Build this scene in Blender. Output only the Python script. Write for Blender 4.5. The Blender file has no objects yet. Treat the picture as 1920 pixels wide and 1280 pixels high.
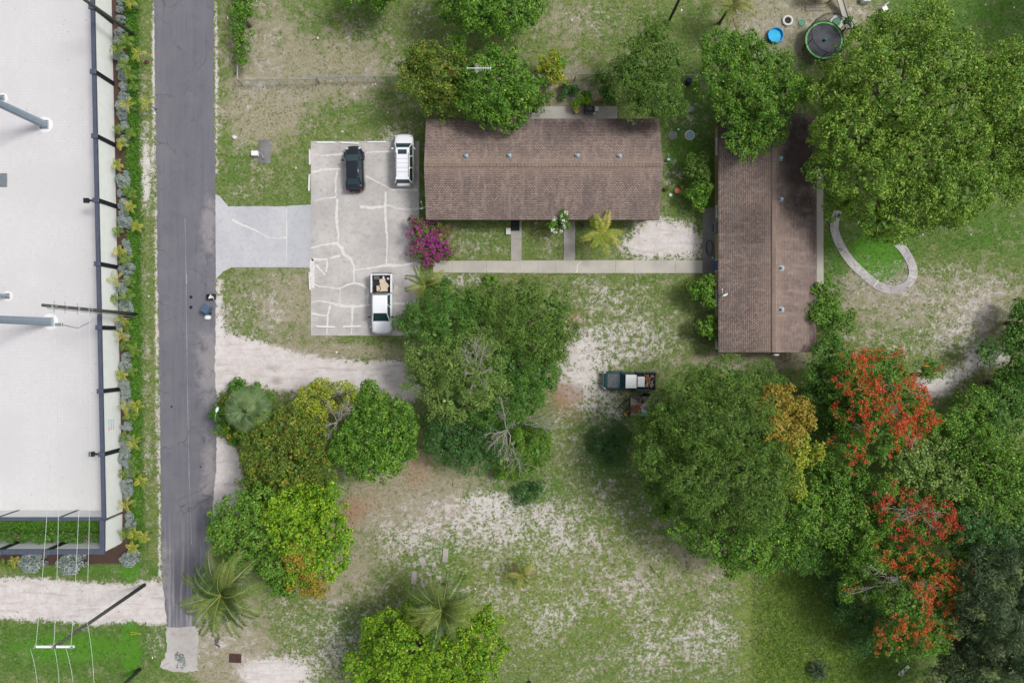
import bpy, math, random
import numpy as np
from mathutils import Vector, Matrix
R = math.radians
SC = bpy.context.scene
COL = SC.collection

# ------------------------------------------------------------------ camera, world, sun, exposure
H = 64.0
cam_d = bpy.data.cameras.new('camera'); cam = bpy.data.objects.new('camera', cam_d); COL.objects.link(cam)
cam_d.sensor_width = 36; cam_d.lens = 24; cam_d.clip_end = 2000; cam_d.clip_start = 0.5
cam.location = (0, 0, H); cam.rotation_euler = (0, 0, 0)
SC.camera = cam
SUN_EL, SUN_DIR = 56.0, (0.96, 0.28)
w = bpy.data.worlds.new('World'); SC.world = w; w.use_nodes = True
nt = w.node_tree; nt.nodes.clear()
sky = nt.nodes.new('ShaderNodeTexSky'); sky.sky_type = 'NISHITA'; sky.sun_disc = False
sky.sun_elevation = R(SUN_EL); sky.sun_rotation = math.atan2(SUN_DIR[0], SUN_DIR[1])
sky.dust_density = 4.0; sky.air_density = 1.0; sky.ozone_density = 1.0
hs = nt.nodes.new('ShaderNodeHueSaturation'); hs.inputs['Saturation'].default_value = 0.34   # cloud cover greys the sky
bg = nt.nodes.new('ShaderNodeBackground'); bg.inputs['Strength'].default_value = 0.13
wo = nt.nodes.new('ShaderNodeOutputWorld')
nt.links.new(sky.outputs[0], hs.inputs['Color']); nt.links.new(hs.outputs[0], bg.inputs[0]); nt.links.new(bg.outputs[0], wo.inputs[0])
sd = bpy.data.lights.new('sun', 'SUN'); so = bpy.data.objects.new('sun', sd); COL.objects.link(so)
sd.energy = 1.9; sd.angle = R(13); sd.color = (1, 0.975, 0.94)
sv = Vector((SUN_DIR[0]*math.cos(R(SUN_EL)), SUN_DIR[1]*math.cos(R(SUN_EL)), math.sin(R(SUN_EL))))
so.rotation_euler = sv.to_track_quat('Z', 'Y').to_euler(); so.location = (40, 10, 60)
SC.view_settings.view_transform = 'Standard'; SC.view_settings.look = 'None'
SC.view_settings.exposure = 0.13; SC.view_settings.gamma = 1; SC.view_settings.use_curve_mapping = False
SC.cycles.max_bounces = 5; SC.cycles.diffuse_bounces = 3; SC.cycles.transparent_max_bounces = 6

# ------------------------------------------------------------------ helpers
def S(r, g, b):
    f = lambda c: (c/255/12.92) if c/255 <= 0.04045 else ((c/255+0.055)/1.055)**2.4
    return (f(r), f(g), f(b))
def P(px, py, z=0.0):
    k = (H-z)/H/20.0
    return ((px-960)*k, (640-py)*k, z)
def lin(o, *a): return o
def mesh_obj(name, V, F, mat=None, parent=None, smooth=False, loc=(0, 0, 0)):
    me = bpy.data.meshes.new(name)
    me.from_pydata([tuple(v) for v in V], [], F); me.update()
    if smooth: me.polygons.foreach_set('use_smooth', [True]*len(me.polygons))
    if mat: me.materials.append(mat)
    o = bpy.data.objects.new(name, me); COL.objects.link(o)
    o.location = loc
    if parent: o.parent = parent
    return o
def quads_obj(name, V, mat, parent=None, col=None, loc=(0, 0, 0)):
    """V: (n,4,3) array of quads, each its own four vertices"""
    n = len(V); me = bpy.data.meshes.new(name)
    me.vertices.add(n*4); me.vertices.foreach_set('co', np.ascontiguousarray(V, dtype=np.float32).ravel())
    me.loops.add(n*4); me.loops.foreach_set('vertex_index', np.arange(n*4, dtype=np.int32))
    me.polygons.add(n); me.polygons.foreach_set('loop_start', np.arange(0, n*4, 4, dtype=np.int32))
    me.polygons.foreach_set('loop_total', np.full(n, 4, dtype=np.int32))
    if col is not None:
        a = me.attributes.new('leafcol', 'FLOAT_COLOR', 'FACE')
        c = np.ones((n, 4), dtype=np.float32); c[:, :3] = col; a.data.foreach_set('color', c.ravel())
    me.update(); me.validate() if False else None
    me.materials.append(mat)
    o = bpy.data.objects.new(name, me); COL.objects.link(o); o.location = loc
    if parent: o.parent = parent
    return o
class G:
    def __init__(s): s.v = []; s.f = []
    def box(s, c, size, rz=0, tilt=None):
        x, y, z = [d/2 for d in size]; b = len(s.v); M = Matrix.Rotation(rz, 3, 'Z')
        if tilt: M = M @ Matrix.Rotation(tilt[0], 3, 'X') @ Matrix.Rotation(tilt[1], 3, 'Y')
        for q in [(-x,-y,-z),(x,-y,-z),(x,y,-z),(-x,y,-z),(-x,-y,z),(x,-y,z),(x,y,z),(-x,y,z)]:
            s.v.append(tuple(M @ Vector(q) + Vector(c)))
        s.f += [tuple(b+i for i in q) for q in [(0,3,2,1),(4,5,6,7),(0,1,5,4),(1,2,6,5),(2,3,7,6),(3,0,4,7)]]
        return s
    def bbox(s, c, size, bev, rz=0):
        """box with chamfered upper edge"""
        x, y, z = [d/2 for d in size]; b = len(s.v); M = Matrix.Rotation(rz, 3, 'Z')
        for (dx, dz) in ((0, -z), (0, z-bev), (bev, z)):
            for q in [(-x+dx,-y+dx),(x-dx,-y+dx),(x-dx,y-dx),(-x+dx,y-dx)]:
                s.v.append(tuple(M @ Vector((q[0], q[1], dz)) + Vector(c)))
        s.f.append((b+3, b+2, b+1, b)); s.f.append((b+8, b+9, b+10, b+11))
        for k in (0, 4):
            for i in range(4): s.f.append((b+k+i, b+k+(i+1)%4, b+k+4+(i+1)%4, b+k+4+i))
        return s
    def tube(s, pts, rad, n=8, caps=True):
        pts = [Vector(p) for p in pts]
        if not hasattr(rad, '__len__'): rad = [rad]*len(pts)
        b = len(s.v)
        for i, p in enumerate(pts):
            d = (pts[min(i+1, len(pts)-1)]-pts[max(i-1, 0)]).normalized()
            u = d.cross(Vector((0.31, 0.17, 0.93)) if abs(d.z) < 0.95 else Vector((1, 0, 0))).normalized(); v2 = d.cross(u)
            for k in range(n):
                a = 2*math.pi*k/n
                s.v.append(tuple(p + (u*math.cos(a)+v2*math.sin(a))*rad[i]))
        for i in range(len(pts)-1):
            for k in range(n):
                s.f.append((b+i*n+k, b+i*n+(k+1)%n, b+(i+1)*n+(k+1)%n, b+(i+1)*n+k))
        if caps:
            s.f.append(tuple(b+k for k in reversed(range(n)))); e = b+(len(pts)-1)*n
            s.f.append(tuple(e+k for k in range(n)))
        return s
    def lathe(s, prof, c=(0, 0, 0), n=24, sx=1, sy=1):
        b = len(s.v)
        for (r, z) in prof:
            for k in range(n):
                a = 2*math.pi*k/n; s.v.append((c[0]+r*sx*math.cos(a), c[1]+r*sy*math.sin(a), c[2]+z))
        for i in range(len(prof)-1):
            for k in range(n):
                s.f.append((b+i*n+k, b+i*n+(k+1)%n, b+(i+1)*n+(k+1)%n, b+(i+1)*n+k))
        s.f.append(tuple(b+k for k in reversed(range(n)))); e = b+(len(prof)-1)*n
        s.f.append(tuple(e+k for k in range(n)))
        return s
    def prism(s, poly, z0, z1):
        b = len(s.v); n = len(poly)
        ar = sum(poly[i][0]*poly[(i+1)%n][1]-poly[(i+1)%n][0]*poly[i][1] for i in range(n))
        if ar < 0: poly = poly[::-1]
        for z in (z0, z1):
            for p in poly: s.v.append((p[0], p[1], z))
        s.f.append(tuple(b+i for i in reversed(range(n)))); s.f.append(tuple(b+n+i for i in range(n)))
        for i in range(n): s.f.append((b+i, b+(i+1)%n, b+n+(i+1)%n, b+n+i))
        return s
    def loft(s, st, n=18, p=0.45):
        """st: (x, halfwidth, z0, z1) arches with rounded shoulders"""
        b = len(s.v)
        for (x, hw, z0, z1) in st:
            for k in range(n):
                t = math.pi*k/(n-1); c, q = math.cos(t), math.sin(t)
                s.v.append((x, math.copysign(abs(c)**p, c)*hw, z0+(z1-z0)*max(q, 0)**p))
        for i in range(len(st)-1):
            for k in range(n):
                s.f.append((b+i*n+k, b+i*n+(k+1)%n, b+(i+1)*n+(k+1)%n, b+(i+1)*n+k))
        s.f.append(tuple(b+k for k in range(n))); e = b+(len(st)-1)*n
        s.f.append(tuple(e+k for k in reversed(range(n))))
        return s
    def obj(s, name, mat, parent=None, smooth=False, loc=(0, 0, 0)):
        if loc != (0, 0, 0) and parent is None: pass
        return mesh_obj(name, s.v, s.f, mat, parent, smooth, loc)
def thing(name, label, cat, loc=(0, 0, 0), rz=0, group=None):
    o = bpy.data.objects.new(name, None); COL.objects.link(o); o.empty_display_size = 0.3
    o.location = loc; o.rotation_euler = (0, 0, rz); o['label'] = label; o['category'] = cat
    if group: o['group'] = group
    return o
def tag(o, label, cat, group=None, kind=None):
    o['label'] = label; o['category'] = cat
    if group: o['group'] = group
    if kind: o['kind'] = kind
    return o
def struct(o): o['kind'] = 'structure'; return o
def copy_tree(o, parent=None):
    c = o.copy(); COL.objects.link(c); c.parent = parent
    for ch in list(o.children): copy_tree(ch, c)
    return c

# ------------------------------------------------------------------ materials
def new_mat(name):
    m = bpy.data.materials.new(name); m.use_nodes = True
    return m, m.node_tree, m.node_tree.nodes['Principled BSDF']
def N(t, kind, **k):
    n = t.nodes.new(kind)
    for a, b in k.items(): setattr(n, a, b)
    return n
def noise(t, vec, scale, detail=5, rough=0.6):
    n = N(t, 'ShaderNodeTexNoise'); n.inputs['Scale'].default_value = scale
    n.inputs['Detail'].default_value = detail; n.inputs['Roughness'].default_value = rough
    t.links.new(vec, n.inputs['Vector']); return n.outputs['Fac']
def mrange(t, v, a, b, c=0.0, d=1.0, smooth=True):
    n = N(t, 'ShaderNodeMapRange'); n.interpolation_type = 'SMOOTHSTEP' if smooth else 'LINEAR'
    for i, x in enumerate((a, b, c, d)): n.inputs[i+1].default_value = x
    t.links.new(v, n.inputs[0]); return n.outputs[0]
def mixc(t, f, a, b, mode='MIX'):
    n = N(t, 'ShaderNodeMix'); n.data_type = 'RGBA'; n.blend_type = mode
    for sock, v in ((n.inputs[0], f), (n.inputs[6], a), (n.inputs[7], b)):
        if isinstance(v, (int, float)): sock.default_value = v
        elif isinstance(v, tuple): sock.default_value = (*v, 1)
        else: t.links.new(v, sock)
    return n.outputs[2]
def mth(t, op, a, b=0.0):
    n = N(t, 'ShaderNodeMath'); n.operation = op
    for sock, v in ((n.inputs[0], a), (n.inputs[1], b)):
        if isinstance(v, (int, float)): sock.default_value = v
        else: t.links.new(v, sock)
    return n.outputs[0]
def bump(t, bs, h, strength=0.3, dist=0.02):
    n = N(t, 'ShaderNodeBump'); n.inputs['Strength'].default_value = strength; n.inputs['Distance'].default_value = dist
    t.links.new(h, n.inputs['Height']); t.links.new(n.outputs[0], bs.inputs['Normal'])
def coords(t, kind='Object'): return N(t, 'ShaderNodeTexCoord').outputs[kind]
def plain(name, c, rough=0.6, metal=0.0, var=0.12, scale=6.0, c2=None, spec=0.4, coat=0.0):
    m, t, b = new_mat(name); v = coords(t)
    f = noise(t, v, scale)
    c2 = c2 or tuple(x*(1-var*2) for x in c)
    t.links.new(mixc(t, mrange(t, f, 0.35, 0.7), c, c2), b.inputs['Base Color'])
    b.inputs['Roughness'].default_value = rough; b.inputs['Metallic'].default_value = metal
    b.inputs['Specular IOR Level'].default_value = spec; b.inputs['Coat Weight'].default_value = coat
    return m
def concrete(name, c, c2, stain=None, stain_at=(0.6, 0.75), fine=0.06):
    m, t, b = new_mat(name); v = coords(t)
    big = noise(t, v, 0.35, 6, 0.6); mid = noise(t, v, 2.5, 7, 0.7); f = noise(t, v, 25, 4, 0.7)
    c_ = mixc(t, mrange(t, big, 0.35, 0.65), c, c2)
    if stain: c_ = mixc(t, mrange(t, mid, stain_at[0], stain_at[1], 0, 0.65), c_, stain)
    c_ = mixc(t, mrange(t, f, 0.3, 0.7, 0, fine*5), c_, tuple(x*0.7 for x in c2))
    t.links.new(c_, b.inputs['Base Color']); b.inputs['Roughness'].default_value = 0.9
    b.inputs['Specular IOR Level'].default_value = 0.2
    bump(t, b, f, 0.3, 0.01); return m
def leaf_mat(name, trans=0.2):
    m, t, b = new_mat(name)
    a = N(t, 'ShaderNodeAttribute'); a.attribute_name = 'leafcol'
    b.inputs['Roughness'].default_value = 0.5; b.inputs['Specular IOR Level'].default_value = 0.28
    t.links.new(a.outputs['Color'], b.inputs['Base Color'])
    tr = N(t, 'ShaderNodeBsdfTranslucent'); mx = N(t, 'ShaderNodeMixShader'); mx.inputs[0].default_value = trans
    t.links.new(a.outputs['Color'], tr.inputs[0]); t.links.new(b.outputs[0], mx.inputs[1]); t.links.new(tr.outputs[0], mx.inputs[2])
    t.links.new(mx.outputs[0], t.nodes['Material Output'].inputs[0]); return m
M = {}
M['leaf'] = leaf_mat('leaf'); M['flower'] = leaf_mat('flower', 0.35)
M['bark'] = plain('bark', S(110, 98, 84), 0.95, var=0.25, scale=9)
M['deadwood'] = plain('deadwood', S(158, 152, 145), 0.95, var=0.15, scale=6)
M['pole_wood'] = plain('pole_wood', S(82, 84, 76), 0.9, var=0.2, scale=8)
M['white_conc'] = concrete('white_conc', S(214, 214, 212), S(200, 198, 192), S(150, 146, 138))
M['old_conc'] = concrete('old_conc', S(172, 168, 160), S(150, 146, 140), S(112, 108, 100))
M['dark_conc'] = concrete('dark_conc', S(140, 138, 136), S(112, 110, 110), S(84, 82, 80))
M['lot'] = concrete('lot', S(196, 192, 188), S(172, 168, 165), S(136, 132, 128), (0.5, 0.72), 0.09)
M['drive_new'] = concrete('drive_new', S(192, 192, 196), S(180, 180, 185), S(160, 160, 165), (0.46, 0.72), 0.08)
M['drive_old'] = concrete('drive_old', S(184, 185, 189), S(172, 173, 178), S(146, 146, 148), (0.52, 0.7), 0.08)
M['walk'] = concrete('walk', S(186, 180, 170), S(168, 164, 156), S(140, 136, 130), (0.58, 0.75), 0.05)
M['gravel'] = concrete('gravel', S(190, 186, 184), S(172, 166, 162), S(138, 130, 124), (0.5, 0.68), 0.12)
M['sealant'] = plain('sealant', S(208, 205, 201), 0.85, var=0.06, scale=3)
M['black_metal'] = plain('black_metal', S(34, 34, 42), 0.5, var=0.1)
M['coping'] = plain('coping', S(78, 84, 100), 0.45, var=0.08, scale=2)
M['white_wall'] = plain('white_wall', S(222, 226, 222), 0.85, var=0.03, scale=1.5)
M['grey_column'] = plain('grey_column', S(128, 144, 156), 0.5, var=0.06, scale=3)
M['white_paint'] = plain('white_paint', S(226, 226, 226), 0.6, var=0.06, scale=8)
M['car_white'] = plain('car_white', S(228, 230, 234), 0.25, var=0.01, coat=0.6)
M['car_black'] = plain('car_black', S(18, 22, 34), 0.12, var=0.02, coat=0.8)
M['car_teal'] = plain('car_teal', S(40, 74, 78), 0.35, var=0.1, coat=0.4)
M['faded'] = plain('faded', S(92, 96, 98), 0.6, var=0.2, scale=3)
M['glass'] = plain('glass', S(38, 62, 66), 0.05, var=0.02, spec=0.6)
M['rubber'] = plain('rubber', S(26, 26, 27), 0.85, var=0.1)
M['chrome'] = plain('chrome', S(170, 172, 176), 0.3, 0.8, var=0.05)
M['red_lamp'] = plain('red_lamp', S(140, 20, 18), 0.3)
M['clear_lamp'] = plain('clear_lamp', S(205, 210, 212), 0.2)
M['bed_black'] = plain('bed_black', S(40, 40, 42), 0.8, var=0.2, scale=10)
M['cardboard'] = plain('cardboard', S(205, 188, 165), 0.9, var=0.12, scale=8)
M['rust_wood'] = plain('rust_wood', S(150, 98, 66), 0.9, var=0.3, scale=12)
M['plank'] = plain('plank', S(160, 150, 138), 0.9, var=0.2, scale=12)
M['bin_blue'] = plain('bin_blue', S(74, 96, 120), 0.5, var=0.08)
M['bin_black'] = plain('bin_black', S(40, 44, 50), 0.5, var=0.08)
M['bag'] = plain('bag', S(225, 228, 232), 0.4, var=0.1, scale=20)
M['galv'] = plain('galv', S(165, 170, 174), 0.45, 0.5, var=0.1)
M['vent_blue'] = plain('vent_blue', S(140, 172, 188), 0.5, 0.3, var=0.08)
M['pool_blue'] = plain('pool_blue', S(0, 140, 205), 0.35, var=0.04)
M['pool_water'] = plain('pool_water', S(20, 175, 222), 0.05, var=0.1, scale=2)
M['canopy_blue'] = plain('canopy_blue', S(10, 110, 190), 0.6, var=0.05)
M['mat_dark'] = plain('mat_dark', S(70, 72, 80), 0.7, var=0.2, scale=1.5)
M['pad_green'] = plain('pad_green', S(110, 195, 95), 0.5, var=0.1)
M['teal'] = plain('teal', S(30, 150, 135), 0.4, var=0.15)
M['lid_green'] = plain('lid_green', S(80, 135, 105), 0.6, var=0.1)
M['lid_grey'] = plain('lid_grey', S(118, 126, 132), 0.7, var=0.12)
M['wood_tan'] = plain('wood_tan', S(185, 150, 90), 0.8, var=0.2)
M['khaki'] = plain('khaki', S(160, 152, 108), 0.85, var=0.06, scale=2)
M['dark_brown'] = plain('dark_brown', S(60, 48, 40), 0.8)
M['brick_pink'] = plain('brick_pink', S(190, 140, 128), 0.85, var=0.1)
M['terracotta'] = plain('terracotta', S(140, 95, 75), 0.9, var=0.2)
M['red_pot'] = plain('red_pot', S(200, 110, 95), 0.7, var=0.2)
M['soil'] = plain('soil', S(70, 58, 46), 0.95, var=0.25, scale=20)
M['rust_grate'] = plain('rust_grate', S(95, 62, 60), 0.85, var=0.2)
M['navy'] = plain('navy', S(28, 34, 80), 0.5)
M['yellow'] = plain('yellow', S(215, 175, 60), 0.6)
M['wire_white'] = plain('wire_white', S(190, 198, 192), 0.6, var=0.03)
M['sage_junk'] = plain('sage_junk', S(140, 150, 148), 0.8, var=0.25, scale=7)
M['dark_mat'] = plain('dark_mat', S(40, 42, 42), 0.9)
M['litter'] = plain('litter', S(225, 225, 222), 0.7, var=0.05)
M['sign_blue'] = plain('sign_blue', S(130, 180, 205), 0.6); M['sign_red'] = plain('sign_red', S(205, 130, 130), 0.6)
M['peg'] = plain('peg', S(200, 190, 60), 0.6)

# --- asphalt with wheel tracks and paving seam
m, t, b = new_mat('asphalt'); v = coords(t); sx = N(t, 'ShaderNodeSeparateXYZ'); t.links.new(v, sx.inputs[0])
mp = N(t, 'ShaderNodeMapping'); mp.inputs['Scale'].default_value = (1.2, 0.05, 1); t.links.new(v, mp.inputs[0])
streak = noise(t, mp.outputs[0], 2.2, 6, 0.7); big = noise(t, v, 0.25, 5); fine = noise(t, v, 30, 3, 0.8)
c_ = mixc(t, mrange(t, streak, 0.3, 0.7), S(104, 103, 111), S(113, 112, 119))
c_ = mixc(t, mrange(t, big, 0.42, 0.68, 0, 0.5), c_, S(124, 122, 127))
patch = noise(t, v, 0.9, 7, 0.7); c_ = mixc(t, mrange(t, patch, 0.5, 0.7, 0, 0.45), c_, S(92, 91, 98)); spl = noise(t, v, 2.6, 4, 0.6); c_ = mixc(t, mrange(t, spl, 0.66, 0.74, 0, 0.5), c_, S(70, 70, 76))
for (x_, y_, rx_, ry_) in ((-28.2, -2.5, 1.6, 4.5), (-28.4, 10.5, 1.0, 3.5), (-28.3, -12.5, 1.0, 5), (-33.1, -22, 1.2, 4)):
    d = N(t, 'ShaderNodeVectorMath'); d.operation = 'SUBTRACT'; t.links.new(v, d.inputs[0]); d.inputs[1].default_value = (x_, y_, 0)
    ml = N(t, 'ShaderNodeVectorMath'); ml.operation = 'MULTIPLY'; t.links.new(d.outputs[0], ml.inputs[0]); ml.inputs[1].default_value = (1/rx_, 1/ry_, 0)
    le = N(t, 'ShaderNodeVectorMath'); le.operation = 'LENGTH'; t.links.new(ml.outputs[0], le.inputs[0])
    q = mth(t, 'ADD', le.outputs['Value'], mth(t, 'MULTIPLY', mth(t, 'SUBTRACT', patch, 0.5), 3.0)); c_ = mixc(t, mrange(t, q, 1.1, 0.2, 0, 0.6), c_, S(158, 153, 152))
vo = N(t, 'ShaderNodeTexVoronoi'); vo.feature = 'DISTANCE_TO_EDGE'; vo.inputs['Scale'].default_value = 0.22
wn = N(t, 'ShaderNodeTexNoise'); wn.inputs['Scale'].default_value = 1.2; wn.inputs['Detail'].default_value = 5; t.links.new(v, wn.inputs['Vector'])
wa = N(t, 'ShaderNodeVectorMath'); wa.operation = 'ADD'; t.links.new(v, wa.inputs[0]); t.links.new(wn.outputs['Color'], wa.inputs[1]); t.links.new(wa.outputs[0], vo.inputs['Vector'])
crk = mth(t, 'MULTIPLY', mrange(t, vo.outputs['Distance'], 0.012, 0.002, 0, 1), mrange(t, big, 0.45, 0.6)); c_ = mixc(t, mth(t, 'MULTIPLY', crk, 0.55), c_, S(70, 69, 74))
south = mrange(t, sx.outputs[1], -14, -26, 0, 1)
pale = mth(t, 'MULTIPLY', south, mrange(t, streak, 0.45, 0.62, 0, 0.9))
c_ = mixc(t, pale, c_, S(158, 155, 158))
c_ = mixc(t, mrange(t, fine, 0.35, 0.75, 0, 0.3), c_, S(66, 66, 74))
t.links.new(c_, b.inputs['Base Color']); b.inputs['Roughness'].default_value = 0.88; b.inputs['Specular IOR Level'].default_value = 0.25
bump(t, b, fine, 0.3, 0.01); M['asphalt'] = m

# --- white yard paving
m, t, b = new_mat('white_paving'); v = coords(t)
br = N(t, 'ShaderNodeTexBrick'); br.inputs['Scale'].default_value = 1.0
br.inputs['Brick Width'].default_value = 0.3; br.inputs['Row Height'].default_value = 0.3; br.inputs['Mortar Size'].default_value = 0.025; br.offset = 0.0
br.inputs['Color1'].default_value = (*S(204, 202, 203), 1); br.inputs['Color2'].default_value = (*S(199, 197, 198), 1); br.inputs['Mortar'].default_value = (*S(196, 194, 195), 1)
t.links.new(v, br.inputs['Vector'])
big = noise(t, v, 0.12, 5); mid = noise(t, v, 1.6, 6, 0.7); fl = noise(t, v, 4.5, 3, 0.55); fl2 = noise(t, v, 0.35, 2)
c_ = mixc(t, mrange(t, big, 0.4, 0.62, 0, 0.7), br.outputs[0], S(193, 191, 191))
c_ = mixc(t, mrange(t, mid, 0.5, 0.75, 0, 0.5), c_, S(196, 191, 188))
spot = mth(t, 'MULTIPLY', mrange(t, fl, 0.66, 0.70), mrange(t, fl2, 0.40, 0.55))
c_ = mixc(t, mth(t, 'MULTIPLY', spot, 0.75), c_, S(130, 165, 155))
t.links.new(c_, b.inputs['Base Color']); b.inputs['Roughness'].default_value = 0.85; M['paving'] = m

# --- roof shingles (object space; ridge along local x)
def shingle(name, stains):
    m, t, b = new_mat(name); v = coords(t)
    br = N(t, 'ShaderNodeTexBrick'); br.offset = 0.5
    br.inputs['Scale'].default_value = 1; br.inputs['Brick Width'].default_value = 0.24; br.inputs['Row Height'].default_value = 0.15
    br.inputs['Mortar Size'].default_value = 0.028; br.inputs['Mortar Smooth'].default_value = 0.3; br.inputs['Bias'].default_value = -0.1
    br.inputs['Color1'].default_value = (*S(160, 141, 130), 1); br.inputs['Color2'].default_value = (*S(122, 106, 97), 1); br.inputs['Mortar'].default_value = (*S(86, 75, 73), 1)
    wv = N(t, 'ShaderNodeVectorMath'); wv.operation = 'ADD'
    nw = N(t, 'ShaderNodeTexNoise'); nw.inputs['Scale'].default_value = 1.5; t.links.new(v, nw.inputs['Vector'])
    sc = N(t, 'ShaderNodeVectorMath'); sc.operation = 'SCALE'; sc.inputs['Scale'].default_value = 0.06; t.links.new(nw.outputs['Color'], sc.inputs[0])
    t.links.new(v, wv.inputs[0]); t.links.new(sc.outputs[0], wv.inputs[1]); t.links.new(wv.outputs[0], br.inputs['Vector'])
    big = noise(t, v, 0.45, 6, 0.65); fine = noise(t, v, 14, 4, 0.7)
    ms = N(t, 'ShaderNodeMapping'); ms.inputs['Scale'].default_value = (2.2, 0.35, 1); t.links.new(v, ms.inputs[0]); stk = noise(t, ms.outputs[0], 1.1, 6, 0.7)
    c_ = mixc(t, mrange(t, big, 0.4, 0.62, 0, 0.5), br.outputs[0], S(98, 88, 86)); c_ = mixc(t, mrange(t, stk, 0.48, 0.68, 0, 0.4), c_, S(164, 146, 134))
    sxy = N(t, 'ShaderNodeSeparateXYZ'); t.links.new(v, sxy.inputs[0])
    ay = mth(t, 'ABSOLUTE', sxy.outputs[1])
    c_ = mixc(t, mrange(t, ay, 1.5, 0.1, 0, 0.34), c_, S(160, 138, 122))       # sun-bleached ridge shingles
    for (x, y, r1, r2, dark, k) in stains:
        d = N(t, 'ShaderNodeVectorMath'); d.operation = 'SUBTRACT'; t.links.new(v, d.inputs[0]); d.inputs[1].default_value = (x, y, 0)
        ml = N(t, 'ShaderNodeVectorMath'); ml.operation = 'MULTIPLY'; t.links.new(d.outputs[0], ml.inputs[0]); ml.inputs[1].default_value = (1/r1, 1/r2, 0)
        le = N(t, 'ShaderNodeVectorMath'); le.operation = 'LENGTH'; t.links.new(ml.outputs[0], le.inputs[0])
        q = mth(t, 'ADD', le.outputs['Value'], mth(t, 'MULTIPLY', mth(t, 'SUBTRACT', big, 0.5), 2.6))
        c_ = mixc(t, mrange(t, q, 1.25, 0.35, 0, k), c_, dark, 'MULTIPLY')
    c_ = mixc(t, mrange(t, fine, 0.45, 0.75, 0, 0.35), c_, S(86, 74, 72))
    t.links.new(c_, b.inputs['Base Color']); b.inputs['Roughness'].default_value = 0.92; b.inputs['Specular IOR Level'].default_value = 0.2
    bump(t, b, br.outputs['Fac'], 0.4, -0.015); return m
M['shingle_a'] = shingle('shingle_a', [(6.5, 4.2, 4.5, 1.5, (.36,.36,.4), .8), (-2, 4.3, 3.0, 1.0, (.4,.4,.43), .7), (1.5, 3.4, 2.4, 1.6, (.45,.45,.5), .6)])
M['shingle_b'] = shingle('shingle_b', [(6.3, -2.8, 5.6, 2.6, (.26,.26,.29), .95), (9.2, 3.0, 2.8, 2.0, (.35,.35,.4), .8), (0.5, 1.5, 2.0, 2.8, (.5,.5,.54), .6), (-8, -4.3, 4.0, 0.8, (.4,.4,.43), .7), (0, -4.2, 2, .8, (.45,.45,.48), .6)])

# --- ground (field attributes sandA: sand, lush, dry ; fieldB: rust, mulch, yellow)
m, t, b = new_mat('ground'); v = coords(t)
A = N(t, 'ShaderNodeAttribute'); A.attribute_name = 'field_a'; B = N(t, 'ShaderNodeAttribute'); B.attribute_name = 'field_b'
sa = N(t, 'ShaderNodeSeparateColor'); t.links.new(A.outputs['Color'], sa.inputs[0])
sb = N(t, 'ShaderNodeSeparateColor'); t.links.new(B.outputs['Color'], sb.inputs[0])
n1 = noise(t, v, 0.28, 6, 0.62); n2 = noise(t, v, 1.15, 8, 0.68); n3 = noise(t, v, 4.2, 6, 0.7); n4 = noise(t, v, 13, 4, 0.75); n5 = noise(t, v, 0.8, 9, 0.72)
def off(vec, o):
    a = N(t, 'ShaderNodeVectorMath'); a.operation = 'ADD'; a.inputs[1].default_value = o; t.links.new(vec, a.inputs[0]); return a.outputs[0]
n6 = noise(t, off(v, (31, 7, 0)), 1.7, 8, 0.72)
g = mixc(t, mrange(t, n2, 0.38, 0.62), S(80, 104, 46), S(108, 120, 68))
g = mixc(t, mrange(t, n3, 0.42, 0.68, 0, 0.7), g, S(134, 140, 92))
g = mixc(t, mth(t, 'MULTIPLY', mrange(t, sa.outputs[1], 0, 1), mrange(t, n6, 0.35, 0.6, 0.35, 1)), g, S(70, 108, 38))
g = mixc(t, mth(t, 'MULTIPLY', sb.outputs[2], mrange(t, n3, 0.35, 0.65, 0.3, 1)), g, S(128, 142, 62))
g = mixc(t, mrange(t, n4, 0.5, 0.72, 0, 0.7), g, S(62, 84, 34))
dry = mixc(t, mrange(t, n3, 0.42, 0.62), S(160, 150, 134), S(124, 122, 88))
fd = mrange(t, mth(t, 'ADD', mth(t, 'ADD', mth(t, 'MULTIPLY', n5, 0.6), mth(t, 'MULTIPLY', n3, 0.4)), mth(t, 'MULTIPLY', sa.outputs[2], 0.40)), 0.56, 0.68)
g = mixc(t, mth(t, 'MULTIPLY', fd, 0.85), g, dry)
fr = mrange(t, mth(t, 'ADD', mth(t, 'ADD', mth(t, 'MULTIPLY', n3, 1.1), -0.05), mth(t, 'MULTIPLY', sb.outputs[0], 0.7)), 0.68, 1.05)
g = mixc(t, fr, g, mixc(t, mrange(t, n3, 0.4, 0.65), S(160, 126, 106), S(126, 116, 84)))
sand = mixc(t, mrange(t, n2, 0.35, 0.7), S(207, 201, 199), S(190, 182, 178))
sand = mixc(t, mrange(t, n3, 0.5, 0.72, 0, 0.6), sand, S(166, 155, 148))
nn = mth(t, 'ADD', mth(t, 'MULTIPLY', n6, 0.55), mth(t, 'MULTIPLY', n3, 0.45))
ns = mth(t, 'ADD', mth(t, 'MULTIPLY', mth(t, 'SUBTRACT', nn, 0.5), 2.9), 0.5)
ns = mth(t, 'ADD', ns, mth(t, 'MULTIPLY', mth(t, 'SUBTRACT', n1, 0.5), 0.7))
ns = mth(t, 'ADD', ns, mth(t, 'MULTIPLY', mth(t, 'SUBTRACT', n4, 0.5), 1.2))
fs = mrange(t, mth(t, 'ADD', ns, sa.outputs[0]), 0.93, 1.15)
dull = mixc(t, mrange(t, n3, 0.4, 0.6), S(176, 166, 160), S(150, 140, 130))
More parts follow.
